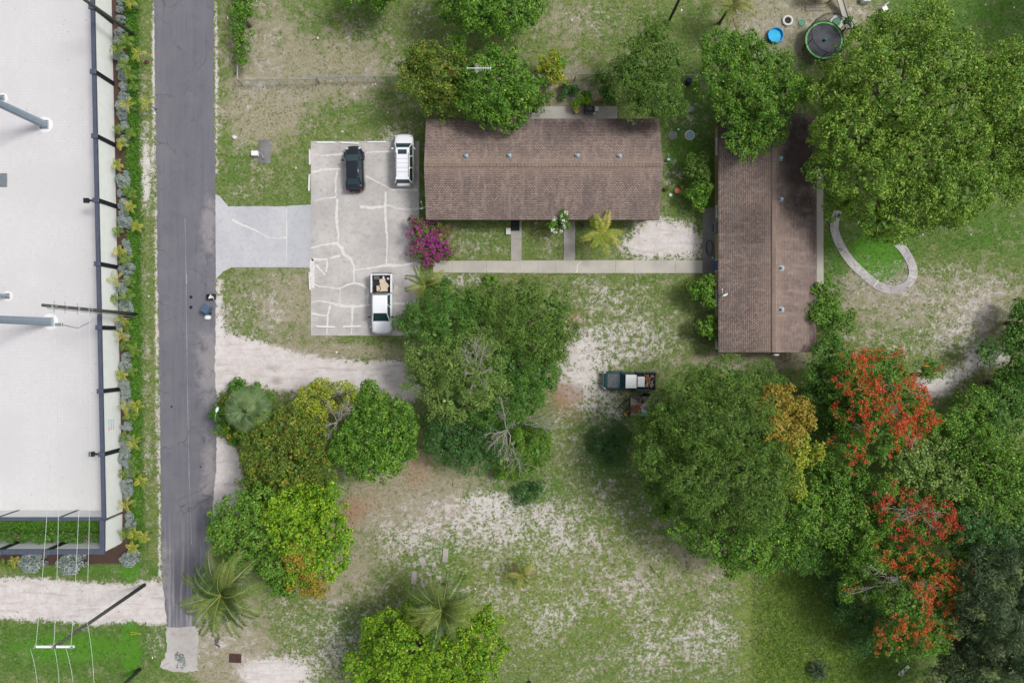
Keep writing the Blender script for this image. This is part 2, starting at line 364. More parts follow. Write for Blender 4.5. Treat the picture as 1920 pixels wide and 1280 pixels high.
sand = mixc(t, mrange(t, mth(t, 'ADD', sa.outputs[0], mth(t, 'MULTIPLY', mth(t, 'SUBTRACT', n2, .5), 1.2)), 0.30, 0.62), dull, sand)
mpt = N(t, 'ShaderNodeMapping'); mpt.inputs['Scale'].default_value = (0.22, 1.6, 1); mpt.inputs['Rotation'].default_value = (0, 0, 0.06); t.links.new(v, mpt.inputs[0])
trk = noise(t, mpt.outputs[0], 1.5, 6, 0.65)
sand = mixc(t, mrange(t, trk, 0.5, 0.68, 0, 0.6), sand, S(168, 158, 154))
sand = mixc(t, mrange(t, sb.outputs[0], 0.25, 0.8, 0, 0.6), sand, S(140, 122, 116))
g = mixc(t, mth(t, 'MULTIPLY', mrange(t, sa.outputs[1], 1.0, 1.28), 0.75), g, S(76, 128, 34))
g = mixc(t, fs, g, sand)
mul = mixc(t, mrange(t, n4, 0.4, 0.65), S(88, 70, 63), S(62, 50, 45))
g = mixc(t, mrange(t, mth(t, 'ADD', n3, sb.outputs[1]), 0.8, 1.0), g, mul)
t.links.new(g, b.inputs['Base Color']); b.inputs['Roughness'].default_value = 0.97; b.inputs['Specular IOR Level'].default_value = 0.1
hh = mth(t, 'ADD', mth(t, 'MULTIPLY', n4, 0.6), mth(t, 'MULTIPLY', n3, 0.6)); bump(t, b, hh, 0.7, 0.06)
M['ground'] = m

# ------------------------------------------------------------------ ground sheet and its fields
xs = np.concatenate([np.linspace(-700, -60, 22)[:-1], np.arange(-56, 56.01, 0.28), np.linspace(60, 700, 22)[1:]])
ys = np.concatenate([np.linspace(-700, -40, 22)[:-1], np.arange(-38, 38.01, 0.28), np.linspace(40, 700, 22)[1:]])
XX, YY = np.meshgrid(xs, ys)
PXg, PYg = XX*20+960, 640-YY*20
def gauss(px, py, cx, cy, rx, ry, rot=0):
    dx, dy = px-cx, py-cy; c, s = math.cos(R(rot)), math.sin(R(rot))
    u, w_ = (dx*c+dy*s)/rx, (-dx*s+dy*c)/ry
    return np.exp(-(u*u+w_*w_)**1.3*0.7)
def polymask(px, py, poly, feather=6):
    inside = np.zeros(px.shape, bool); dmin = np.full(px.shape, 1e9); n = len(poly)
    for i in range(n):
        x0, y0 = poly[i]; x1, y1 = poly[(i+1) % n]
        cond = ((y0 > py) != (y1 > py)); xi = (x1-x0)*(py-y0)/((y1-y0) or 1e-9)+x0
        inside ^= cond & (px < xi)
        L2 = (x1-x0)**2+(y1-y0)**2; tt = np.clip(((px-x0)*(x1-x0)+(py-y0)*(y1-y0))/L2, 0, 1)
        dmin = np.minimum(dmin, np.hypot(px-x0-tt*(x1-x0), py-y0-tt*(y1-y0)))
    sdn = np.where(inside, dmin, -dmin)
    return np.clip(0.5+sdn/(2*feather), 0, 1)
DIRT = [(395,632),(470,642),(540,662),(600,672),(680,682),(760,680),(800,700),(800,735),(770,748),(700,736),(600,724),(520,722),(440,720),(395,745)]
DIRT2 = [(-60,1088),(60,1086),(150,1096),(230,1100),(315,1092),(318,1165),(240,1162),(160,1168),(60,1160),(-60,1152)]
SIDE = [(396,826),(430,838),(445,870),(452,905),(466,930),(440,960),(404,975),(390,900)]
def fields(px, py):
    sand = 0.22+0.15*gauss(px, py, 1050, 1080, 420, 260)+.08*gauss(px, py, 600, 150, 250, 180)+.08*gauss(px, py, 1750, 580, 160, 100)-0.1*gauss(px, py, 1480, 1180, 100, 140)-.1*gauss(px, py, 130, 1215, 190, 50); lush = np.full(px.shape, 0.18); dryf = np.full(px.shape, 0.14)
    rust = np.zeros(px.shape); mulch = np.zeros(px.shape); yel = np.zeros(px.shape)
    for a in [(1245,448,62,34,1.0),(1190,470,40,16,.6),(1290,480,26,22,.6),(1130,600,110,70,.42),(1100,690,40,55,.8),(1190,640,110,40,.5),(1140,560,40,20,.25),
              (1095,750,60,50,.45),(1150,760,35,35,.4),(860,975,130,42,.62),(900,940,60,22,.6),(740,1000,50,40,.35),(1000,1000,110,50,.42),(1110,960,110,60,.25),
              (620,1190,110,45,.5),(512,1262,60,28,1.1),(640,1250,60,40,.45),(1350,1195,70,50,.65),(1220,1210,50,60,.45),(1180,1100,60,60,.3),(1060,1100,60,60,.28),
              (1340,1100,70,30,.35),(1010,1160,60,40,.35),(1760,560,120,60,.36),(1830,600,60,60,.4),(1700,640,120,30,.35),(1790,705,85,18,.8,-28),(1748,730,30,20,.8),(1850,665,36,18,.9),
              (272,240,9,90,.6),(275,330,9,60,.75),(272,520,10,60,.35),(272,700,10,60,.55),(275,880,10,60,.4),(275,1080,30,20,.2),(872,525,48,16,.8),(1150,535,80,20,.15),
              (470,590,50,40,.42),(530,560,40,50,.35),(560,640,120,20,.22),(500,100,60,110,.22),(670,130,50,30,.25),(740,250,24,18,.6),(700,262,50,6,.4),(460,250,40,90,.22),
              (720,80,70,40,.15),(790,50,20,30,.4),(1130,40,90,30,.35),(1280,205,30,30,.4),(1420,60,60,60,.35),(1500,30,60,30,.5),(1600,20,40,15,.6),(1060,180,60,25,.4),
              (890,455,50,25,.28),(1020,450,25,30,.3),(1260,330,20,25,.6),(1560,560,14,30,.2),(1620,540,40,50,.2),(440,370,24,12,.5),(415,440,6,60,.6),(425,600,12,60,.45),
              (430,830,20,30,.5),(360,1215,50,45,.35),(430,1200,50,40,.5),(560,740,60,14,.5),(30,1110,200,12,.2),(20,1240,60,26,.1),(290,1200,20,30,.35),(1400,690,60,8,.2),(900,1120,60,40,.25),
              (800,1050,50,40,.45),(410,900,14,60,.6),(1100,850,50,30,.2),(1230,940,40,50,.15),(740,1120,60,40,.3), (560,1150,50,25,.3)]:
        sand += (a[4]*.78 if a[4] >= .9 else a[4]*.66)*gauss(px, py, *a[:4], *(a[5:] or ()))
    sand = np.where(sand > .34, .34+(sand-.34)*.42, sand)
    sand += .45*gauss(px, py, 1245, 448, 50, 26)+.4*gauss(px, py, 512, 1264, 50, 22)+.12*gauss(px, py, 1800, 700, 80, 14, -28)+.1*gauss(px, py, 1750, 728, 24, 16)+.14*gauss(px, py, 1085, 690, 26, 34)+.25*gauss(px, py, 275, 330, 8, 50)
    for q_ in ([(401,-40),(407,-40),(411,320),(405,330)], [(404,525),(416,525),(418,632),(403,632)], [(283,-40),(290,-40),(304,1080),(296,1080)], [(404,380),(414,392),(420,392),(404,364)]): sand += .42*polymask(px, py, q_, 3)
    for p in (DIRT, DIRT2, SIDE): sand += 0.92*polymask(px, py, p, 14)
    sand *= 1-0.8*polymask(px, py, [(1400,1060),(1560,1040),(1640,1280),(1420,1300)], 34)
    for a in [(130,1215,190,50,1.1),(246,500,14,800,1.2),(100,985,120,18,1.2),(180,1070,150,16,.9),(1645,480,50,48,1.9),(1850,25,120,55,.9),(1690,30,60,60,.4),(1850,430,120,50,.7),
              (1290,270,60,120,.9),(1140,830,40,60,.9),(980,920,60,30,1.0),(560,380,40,60,.3),(650,200,90,30,.3),(900,440,60,20,.25),(1480,1180,80,130,.15),(1610,1220,120,60,.8),
              (1560,500,20,160,.8),(800,380,12,200,.6),(640,940,20,80,.9),(820,1050,60,50,.7),(440,300,30,120,.35),(620,40,90,50,.4),(1450,50,150,60,.4),(660,1190,50,60,.6),(1100,1180,60,60,.3),(1300,900,120,120,.6)]:
        lush += a[4]*gauss(px, py, *a[:4])
    for a in [(500,110,70,120,.3),(490,210,60,50,.45),(640,130,80,60,.4),(1060,40,60,40,.2),(470,480,80,30,.2),(560,570,90,60,.35),(760,930,120,60,.5),(1200,1080,150,80,.1),(1650,560,80,60,.3),
              (560,660,180,14,.5),(1500,30,100,60,.7),(1060,160,60,50,.35),(430,1230,60,50,.9),(1420,675,90,14,.9),(1370,1040,60,40,.15),(420,1140,60,40,.5),(1300,1010,60,80,.15),(1840,580,90,60,.3),(640,1060,60,60,.4)]:
        dryf += a[4]*gauss(px, py, *a[:4])
    for a in [(1065,735,34,20,1.0),(1080,600,26,24,.65),(1064,660,22,40,.6),(785,880,36,40,.75),(700,940,70,30,.55),(660,970,26,30,.7),(1040,770,50,20,.5),(960,525,80,14,.5),(760,745,40,20,.5),(1090,800,40,40,.35),(560,1140,60,20,.4),(1080,165,50,20,.35),(512,690,16,8,.7),(518,714,14,10,.75),(470,680,40,8,.25)]:
        rust += .8*a[4]*gauss(px, py, *a[:4])
    mulch += polymask(px, py, [(205,-60),(233,-60),(236,300),(240,700),(244,1000),(244,1046),(-60,1050),(-60,1030),(220,1030)], 3)
    mulch += 0.8*polymask(px, py, [(222,1030),(262,1040),(240,1056),(-60,1062),(-60,1040)], 6)
    yel += 1.2*polymask(px, py, [(1410,1050),(1560,1040),(1620,1160),(1600,1280),(1420,1300)], 45)+0.7*gauss(px, py, 640, 100, 30, 60)+.6*gauss(px, py, 480, 220, 60, 50)+.5*gauss(px, py, 1000, 1100, 300, 100)
    for p in (DIRT, DIRT2, SIDE): mulch *= 1-polymask(px, py, p, 4)
    return sand, lush, dryf, rust, mulch, yel
fl_ = fields(PXg, PYg)
nx, ny = len(xs), len(ys)
gm = bpy.data.meshes.new('ground')
co = np.zeros((nx*ny, 3), np.float32); co[:, 0] = XX.ravel(); co[:, 1] = YY.ravel()
gm.vertices.add(nx*ny); gm.vertices.foreach_set('co', co.ravel())
I, J = np.meshgrid(np.arange(nx-1), np.arange(ny-1)); a0 = (J*nx+I).ravel()
q = np.stack([a0, a0+1, a0+nx+1, a0+nx], 1).astype(np.int32)
gm.loops.add(q.size); gm.loops.foreach_set('vertex_index', q.ravel())
gm.polygons.add(len(q)); gm.polygons.foreach_set('loop_start', np.arange(0, q.size, 4, dtype=np.int32)); gm.polygons.foreach_set('loop_total', np.full(len(q), 4, np.int32))
for nm, ch in (('field_a', fl_[:3]), ('field_b', fl_[3:])):
    at = gm.attributes.new(nm, 'FLOAT_COLOR', 'POINT'); c = np.ones((nx*ny, 4), np.float32)
    for k in range(3): c[:, k] = np.clip(ch[k].ravel(), 0, 1.3)
    at.data.foreach_set('color', c.ravel())
gm.update(); gm.materials.append(M['ground'])
ground = struct(bpy.data.objects.new('ground', gm)); COL.objects.link(ground)

# ------------------------------------------------------------------ paved surfaces
PAVED = []
def sheet(name, poly, z, mat, thick=None, jag=0.0, seed=1, avoid=True):
    rnd = random.Random(seed)
    if avoid: PAVED.append(poly)
    pts = []
    for i in range(len(poly)):
        a, c = poly[i], poly[(i+1) % len(poly)]; L = math.hypot(c[0]-a[0], c[1]-a[1]); n = max(1, int(L/6)) if jag else 1
        for k in range(n):
            f = k/n; pts.append((a[0]+(c[0]-a[0])*f+rnd.uniform(-jag, jag), a[1]+(c[1]-a[1])*f+rnd.uniform(-jag, jag)))
    pw = [P(x, y)[:2] for x, y in pts]
    return G().prism(pw, z-(thick or 0.12), z).obj(name, mat)
road_poly = [(288,-300),(289,0),(292,200),(293,300),(296,500),(299,700),(301,850),(303,1000),(305,1090),(309,1130),(313,1175),(372,1174),(430,1165),(420,1110),(400,1060),(396,1010),(400,940),(406,860),(407,780),(403,700),(404,640),(404,520),(405,420),(403,320),(400,150),(400,0),(399,-300)]
struct(sheet('road', road_poly, 0.006, M['asphalt'], jag=1.3))
def ribbon(g, pts, wd, z, rnd=None, jit=0.0):
    pw = [Vector(P(x, y)[:2]) for x, y in pts]; dense = []
    for i in range(len(pw)-1):
        n = max(1, int((pw[i+1]-pw[i]).length/0.22))
        for k in range(n): dense.append(pw[i].lerp(pw[i+1], k/n) + (Vector((rnd.uniform(-jit, jit), rnd.uniform(-jit, jit))) if rnd else Vector((0, 0))))
    dense.append(pw[-1]); b0 = len(g.v)
    for i, p in enumerate(dense):
        d = (dense[min(i+1, len(dense)-1)]-dense[max(0, i-1)]).normalized(); nrm = Vector((-d.y, d.x))
        ww = wd*(rnd.uniform(0.65, 1.3)*(1+.45*math.sin(i*.23+wd*50+b0)) if rnd else 1)/2
        g.v += [(*(p+nrm*ww), z), (*(p-nrm*ww), z)]
    for i in range(len(dense)-1): g.f.append((b0+2*i, b0+2*i+1, b0+2*i+3, b0+2*i+2))
rn = random.Random(5)
g = G(); ribbon(g, [(347,410),(349,520),(351,700),(355,900),(359,1020)], 0.045, 0.0105, rn, 0.008); ribbon(g, [(349.5,514),(350,532)], 0.22, 0.0115, rn, .01)
road_seam = g.obj('seam', plain('seam', S(150, 148, 156), 0.8), bpy.data.objects['road'])
g = G()
for (x, y, r) in ((358,557,.15),(358,576,.16),(322,762,.1),(376,875,.09)):
    cx, cy, _ = P(x, y); g.lathe([(r, 0.0), (r*.9, 0.0022)], (cx, cy, 0.0105), 14)
g.obj('valve_cover', M['black_metal'], bpy.data.objects['road'])
struct(sheet('gravel_apron', [(311,1173),(372,1172),(374,1200),(368,1235),(372,1256),(330,1260),(300,1250),(312,1220)], 0.004, M['gravel'], jag=2.5))
drive = sheet('driveway', [(404,365),(412,368),(428,387),(538,387),(538,501),(434,501),(418,510),(405,523)], 0.02, M['drive_new'], jag=.35); struct(drive)
struct(sheet('driveway_apron', [(538.3,386),(583,384),(583,502),(538.3,501)], 0.022, M['drive_old'], jag=.3))
lot = sheet('parking_lot', [(583,265),(786,265),(786,480),(789,492),(786,514),(786,629),(583,629)], 0.035, M['lot'], jag=.3); struct(lot)
g = G(); rn = random.Random(3)
for pl in [[(584,323),(610,318),(640,317)],[(633,322),(629,340),(630,368)],[(590,377),(610,372),(631,370)],[(633,373),(631,400),(632,420),(635,440),(633,457)],
           [(583,465),(605,459),(632,456),(641,465),(645,477),(657,485),(664,500),(664,530)],[(664,506),(690,503),(726,497),(750,498),(782,492)],
           [(724,360),(722,385),(724,420),(726,450),(725,497)],[(675,388),(700,390),(720,387),(730,385),(745,391),(770,393),(785,391)],
           [(686,330),(705,340),(722,348),(735,356),(760,355),(783,357)],[(583,530),(600,537),(620,539),(636,541),(650,535),(664,531),(680,534),(690,540),(690,560),(688,572)],
           [(583,566),(600,564),(620,568),(640,573),(670,575),(695,571)],[(638,541),(637,572)],[(620,572),(615,590),(613,628)],[(583,587),(600,590),(613,592)],
           [(662,575),(660,600),(659,626)],[(588,486),(614,486),(612,510)],[(593,496),(610,516)],[(620,484),(638,479)],[(586,290),(610,292),(645,289)],[(687,286),(740,284)],[(737,569),(775,569)]]:
    ribbon(g, pl, 0.19 if len(pl) > 3 else .14, 0.039+rn.random()*0.003, rn, 0.03)
for pl, wd in [([(585,486),(587,540)],.3),([(584,487),(614,486)],.18)]: ribbon(g, pl, wd, 0.0435, rn, 0.02)
g.obj('crack_sealant', M['sealant'], lot)
g = G(); ribbon(g, [(436,412),(455,422),(480,432),(500,444),(520,447),(537,445)], 0.15, 0.025, rn, 0.02); ribbon(g, [(538,389),(538,500)], .07, 0.026, rn, .01); g.obj('crack_sealant', M['sealant'], drive)
walk = sheet('sidewalk', [(812,489),(958,489),(1057,488),(1317,488),(1317,512),(1040,512),(812,511)], 0.05, M['walk'], jag=.2); struct(walk)
struct(sheet('path', [(958,410),(978,410),(978,488.6),(958,488.6)], 0.046, M['old_conc'], jag=.15))
struct(sheet('path', [(1057,410),(1078,410),(1078,487.6),(1057,487.6)], 0.046, M['old_conc'], jag=.15))
g = G()
for x in (848,912,980,1009,1042,1154,1190,1266): 
    cx, cy, _ = P(x, 500); g.box((cx, cy, 0.051), (0.025, 1.12, 0.006))
for (x, y) in ((968,448),(1067,447)):
    cx, cy, _ = P(x, y); g.box((cx, cy, 0.048), (0.98, 0.025, 0.008))
g.obj('joint', M['dark_conc'], walk)
g = G(); ribbon(g, [(979,489),(980,498),(979,510)], .08, 0.0555, rn, .02); ribbon(g, [(1081,511),(1083,497),(1090,490)], .08, .0555, rn, .02); g.obj('crack_sealant', M['sealant'], walk)
struct(sheet('patio', [(1317.4,390),(1341,390),(1341,512),(1317.4,512)], 0.06, M['dark_conc']))
struct(sheet('patio', [(985,200),(1157,200),(1157,228),(985,228)], 0.06, M['old_conc']))
struct(sheet('porch_slab', [(1522,318),(1543,318),(1543.6,548),(1522,548)], 0.07, M['walk']))
# curved garden path
cp = [(1660,395),(1700,350),(1640,345),(1590,365),(1570,395),(1564,427),(1575,460),(1595,490),(1620,515),(1645,535),(1672,543),(1697,537),(1711,517),(1709,495),(1695,470),(1679,452),(1668,425),(1658,395)]
def smooth_line(p, n=8):
    out = []
    for i in range(len(p)-1):
        p0, p1, p2, p3 = [np.array(p[max(0, min(len(p)-1, i+k))], float) for k in (-1, 0, 1, 2)]
        for k in range(n):
            u = k/n; out.append(tuple(0.5*((2*p1)+(-p0+p2)*u+(2*p0-5*p1+4*p2-p3)*u*u+(-p0+3*p1-3*p2+p3)*u**3)))
    out.append(tuple(p[-1])); return out
cl = smooth_line(cp[4:16]); g = G(); ribbon(g, cl, 0.8, 0.05)
top = [v_ for v_ in g.v]; n0 = len(top); g.v += [(x, y, -0.05) for x, y, z in top]
for i in range(0, n0-2, 2): g.f += [(i, i+2, n0+i+2, n0+i), (i+1, n0+i+1, n0+i+3, i+3)]
g.f += [(0, n0, n0+1, 1), (n0-2, n0-1, 2*n0-1, 2*n0-2)]
gp = struct(g.obj('garden_path', concrete('curve_conc', S(192, 188, 186), S(160, 156, 155), S(106, 102, 101), (0.5, 0.7))))
g = G()
for (a, c) in (((1575,476),(1587,466)),((1638,537),(1647,525)),((1718,521),(1704,517))): ribbon(g, [a, c], 0.08, 0.054)
g.obj('crack_sealant', M['sealant'], gp)
struct(sheet('yard_paving', [(-400,-300),(181,-300),(189,100),(203,500),(214,800),(224,958),(-400,958)], 0.03, M['paving']))
for k, c in enumerate([(1669,440,22,14),(1655,388,16,30)]): pass

# ------------------------------------------------------------------ perimeter walls with dark frame and posts
def wall_run(name, label, pts, hgt, posts, cop=0.34, th=0.22, postw=0.5, extra=()):
    p0 = Vector(P(*pts[0])); th_ = thing(name, label, 'wall', tuple(p0)); 
    for i in range(len(pts)-1):
        a, c = Vector(P(*pts[i]))-p0, Vector(P(*pts[i+1]))-p0; d = c-a; L = d.length; ang = math.atan2(d.y, d.x); mid = (a+c)/2
        g = G(); g.box((mid.x, mid.y, (hgt-0.1)/2), (L-(cop if i else 0)*0, th, hgt-0.1), ang); g.obj('panel', M['white_wall'], th_)
        g = G(); g.box((mid.x, mid.y, hgt), (L+cop, cop, 0.2-0.004*i), ang); g.obj('coping', M['coping'], th_)
    for (x, y, dx) in posts:
        q = Vector(P(x, y))-p0
        g = G(); g.box((q.x, q.y, (hgt+0.16)/2), (postw*.92, postw*.75, hgt+0.16)); g.obj('post', M['black_metal'], th_)
        g = G(); g.bbox((q.x, q.y, hgt+0.2), (postw+.06, postw*.85, 0.1), .03); g.obj('post_cap', M['coping'], th_)
    return th_
def ew(y): return 207+ (y-0)*0.0218    # ground line of the east wall (outer face centre)
k27 = 64/(64-2.75)
epts = [(ew(-200), -200), (ew(300), 300), (ew(640), 640), (ew(958), 958)]
def base_y(ypix): return 640+(ypix-640)/k27
pposts = [(ew(base_y(y)), base_y(y), 0) for y in (15, 136, 256, 376, 495, 614, 733, 851)]
wA = wall_run('boundary_wall', 'long white wall with dark coping and posts dividing the paved yard from the planting strip', epts, 2.75, pposts)
for ypix in (376, 851):     # short brackets reaching into the yard
    by = base_y(ypix); q = Vector(P(ew(by), by))-Vector(P(*epts[0]))
    G().box((q.x-0.62, q.y, 2.72), (0.8, 0.16, 0.24)).box((q.x-0.98, q.y, 2.72), (0.42, 0.42, 0.26)).obj('bracket', M['black_metal'], wA)
wall_run('boundary_wall', 'white wall with slim dark coping closing the south end of the paved yard', [(-300, 958), (225, 958)], 2.7, [(-60,958,0),(36,958,0),(147,958,0)], cop=.28, postw=.34)
wall_run('boundary_wall', 'lower white wall with wide dark coping around the small hedge court', [(-300, 1016), (227, 1016), (227.2, 963)], 2.9, [(-70,1016,0),(42,1016,0),(130,1016,0)], cop=.42, postw=.55)
# worn coloured lettering strip on the wall: unreadable marks, three columns
sg = thing('wall_sign', 'small faded blue and red lettering panel on the white boundary wall', 'sign', P(ew(792), 792)); o_ = Vector(P(ew(792), 792))
for i, y in enumerate((784, 788, 792, 796, 800)):
    for j in range(3):
        q = P(ew(y), y); G().box((q[0]+0.118-o_.x, q[1]-o_.y, 1.2+.35*j), (0.012, 0.10, 0.16)).obj('lettering', M['sign_red' if i > 2 else 'sign_blue'], sg)

# ------------------------------------------------------------------ grey columns in the paved yard
def column(px, py, w_, hgt, label, plate):
    b0 = P(px, py); t_ = thing('steel_column', label, 'column', b0)
    G().lathe([(plate*.95, 0.03), (plate*.9, .05)], n=20).obj('sealed_ring', M['white_paint'], t_)
    G().bbox((0, 0, 0.1), (plate, plate, 0.1), .02).obj('base_plate', M['galv'], t_)
    G().tube([(0, 0, .15), (0, 0, hgt)], [w_*.62, w_*.5], 8).obj('shaft', M['grey_column'], t_, False)
    g = G()
    for a in (0, 1, 2, 3): g.tube([(plate*.36*(1 if a % 2 else -1), plate*.36*(1 if a > 1 else -1), .15), (plate*.36*(1 if a % 2 else -1), plate*.36*(1 if a > 1 else -1), .2)], .03, 6)
    g.obj('bolt', M['black_metal'], t_)
column(84, 234, .62, 10, 'thick grey steel column standing on the white paving near the top', .8)
column(94, 603, .62, 10, 'thick grey steel column standing on the white paving beside the leaning utility pole', .8)
column(5, 184, .22, 4, 'thin grey post at the left edge above the thick column', .5)
column(15, 555, .26, 5, 'thin grey post in a white ring at the left edge', .5)
cx, cy, _ = P(3, 338); tag(G().bbox((0, 0, .06), (1.1, 1.25, .12), .03).obj('access_hatch', M['lid_grey'], None, loc=(cx, cy, 0.02)), 'square grey hatch cover set in the white paving at the left edge', 'hatch')

# ------------------------------------------------------------------ houses
def house(name, label, x0, x1, y0, y1, along, mat, ovh=0.42):
    """outline of the eaves in metres; along='x' or 'y' = ridge direction"""
    cx, cy = (x0+x1)/2, (y0+y1)/2; rz = 0 if along == 'x' else math.pi/2
    L, W = ((x1-x0), (y1-y0)) if along == 'x' else ((y1-y0), (x1-x0))
    t_ = thing(name, label, 'house', (cx, cy, 0), rz); e, r = 2.6, 4.1
    g = G(); hl, hw = L/2-ovh, W/2-ovh
    g.v = [(-hl,-hw,0),(hl,-hw,0),(hl,hw,0),(-hl,hw,0),(-hl,-hw,e-.02),(hl,-hw,e-.02),(hl,hw,e-.02),(-hl,hw,e-.02),(-hl,0,r-.28),(hl,0,r-.28)]
    g.f = [(0,1,5,4),(1,2,6,9,5),(2,3,7,6),(3,0,4,8,7)]
    g.obj('wall', M['khaki'], t_)
    g = G(); a, w_ = L/2, W/2; th = 0.12
    g.v = [(-a,-w_,e),(a,-w_,e),(a,0,r),(-a,0,r),(-a,w_,e),(a,w_,e),(-a,-w_,e-th),(a,-w_,e-th),(a,0,r-th),(-a,0,r-th),(-a,w_,e-th),(a,w_,e-th)]
    g.f = [(0,1,2,3),(3,2,5,4),(7,6,9,8),(8,9,10,11),(0,6,7,1),(5,11,10,4),(0,3,9,6),(3,4,10,9),(1,7,8,2),(2,8,11,5)]
    roof = g.obj('roof', mat, t_)
    g = G()
    n = int(L/0.3)
    for i in range(n):
        x = -a+0.15+i*(L-.3)/(n-1); g.box((x, 0, r+.012), (0.27, 0.34, 0.02), 0, (0, R(2)))
    g.obj('ridge_cap', M['ridge'], roof)
    g = G(); 
    for s in (-1, 1): g.box((0, s*(w_+.012), e-.08), (L, .02, .15))
    g.obj('fascia', M['dark_brown'], t_)
    return t_, L, W
M['ridge'] = concrete('ridge', S(142, 124, 113), S(122, 106, 98), S(104, 88, 84), (.5, .7), .1)
hA, LA, WA = house('house', 'long low house with brown shingle gable roof beside the parking lot', -7.73, 13.25, 10.93, 20.0, 'x', M['shingle_a'])
hB, LB, WB = house('house', 'long low khaki house with darkly stained shingle roof by the curved path', 18.58, 27.38, -0.96, 20.3, 'y', M['shingle_b'])
def roofz(y): return 4.1-1.5*abs(y)/(4.5)
def vents(h, lst, wy):
    for (x, y) in lst:
        z = 4.1-1.5*abs(y)/(wy/2)
        g = G().tube([(x, y, z-.05), (x, y, z+.22)], .1, 12); v_ = g.obj('roof_vent', M['vent_blue'], h)
        G().lathe([(.02, 0), (.17, 0), (.15, .06), (.06, .1)], (x, y, z+.2), 12).obj('cap', M['vent_blue'], v_)
        G().box((x, y, z+.015), (.42, .42, .012), 0, (R(18 if y < 0 else -18), 0)).obj('flashing', M['galv'], v_)
# local coords of house A: x - cx ; y - cy
def locA(px, py, z=4.0):
    q = P(px, py, z); return (q[0]-hA.location.x, q[1]-hA.location.y)
def locB(px, py, z=4.0):
    q = P(px, py, z); dx, dy = q[0]-hB.location.x, q[1]-hB.location.y; return (dy, -dx)
vents(hA, [locA(874, 292), locA(955, 291), locA(1083, 291), locA(1162, 292)], WA)
vents(hB, [locB(1464, 297), locB(1465, 373), locB(1467, 502), locB(1467, 580)], WB)
def opening(h, x, side, wd, z0, z1, mat, name, hw):
    """a framed opening on the long side of a house (side -1 or +1 in local y)"""
    y = side*(hw+.02)
    f = G().box((x, y, (z0+z1)/2), (wd+.16, .05, z1-z0+.16)).obj(name, M['white_paint'], h)
    G().box((x, y+side*.03, (z0+z1)/2), (wd, .02, z1-z0)).obj('pane' if name == 'window' else 'door_leaf', mat, f)
    if name == 'window': G().box((x, y+side*.07, z0-.1), (wd+.24, .16, .06)).obj('sill', M['white_paint'], f)
    else: G().tube([(x+wd*.38, y+side*.03, 1.0), (x+wd*.38, y+side*.1, 1.0)], .03, 8).obj('handle', M['chrome'], f)
hwA, hwB = WA/2-.42, WB/2-.42
for x in (-8.2, -4.8, 1.4, 6.0, 8.8): opening(hA, x, -1, 1.3, 1.0, 2.1, M['glass'], 'window', hwA)
for px in (967, 1067): opening(hA, locA(px, 400, 0)[0], -1, .9, .06, 2.1, M['dark_brown'], 'door', hwA)
for x in (-8, -3, 2.8, 7.5): opening(hA, x, 1, 1.3, 1.0, 2.1, M['glass'], 'window', hwA)
# house B, west side is local +y
for py, wd in ((400, .9), (640, 1.2), (560, 1.2), (280, 1.4)):
    opening(hB, locB(1340, py, 0)[0], 1, wd, 1.0, 2.1, M['glass'], 'window', hwB)
opening(hB, locB(1340, 499, 0)[0], 1, .95, .07, 2.1, plain('blue_door', S(84, 112, 150), .5), 'door', hwB)
for x in (-7, -2, 4, 8): opening(hB, x, -1, 1.3, 1.0, 2.1, M['glass'], 'window', hwB)
G().box((locB(1338, 420, 0)[0], hwB+.25, 1.3), (.05, .05, .05))
ac = G().bbox((locB(1338, 432, 0)[0], hwB+.28, 1.35), (1.0, .45, .55), .04).obj('air_conditioner', M['lid_grey'], hB)
G().box((locB(1338, 432, 0)[0], hwB+.515, 1.35), (.8, .02, .4)).obj('grille', M['black_metal'], ac)

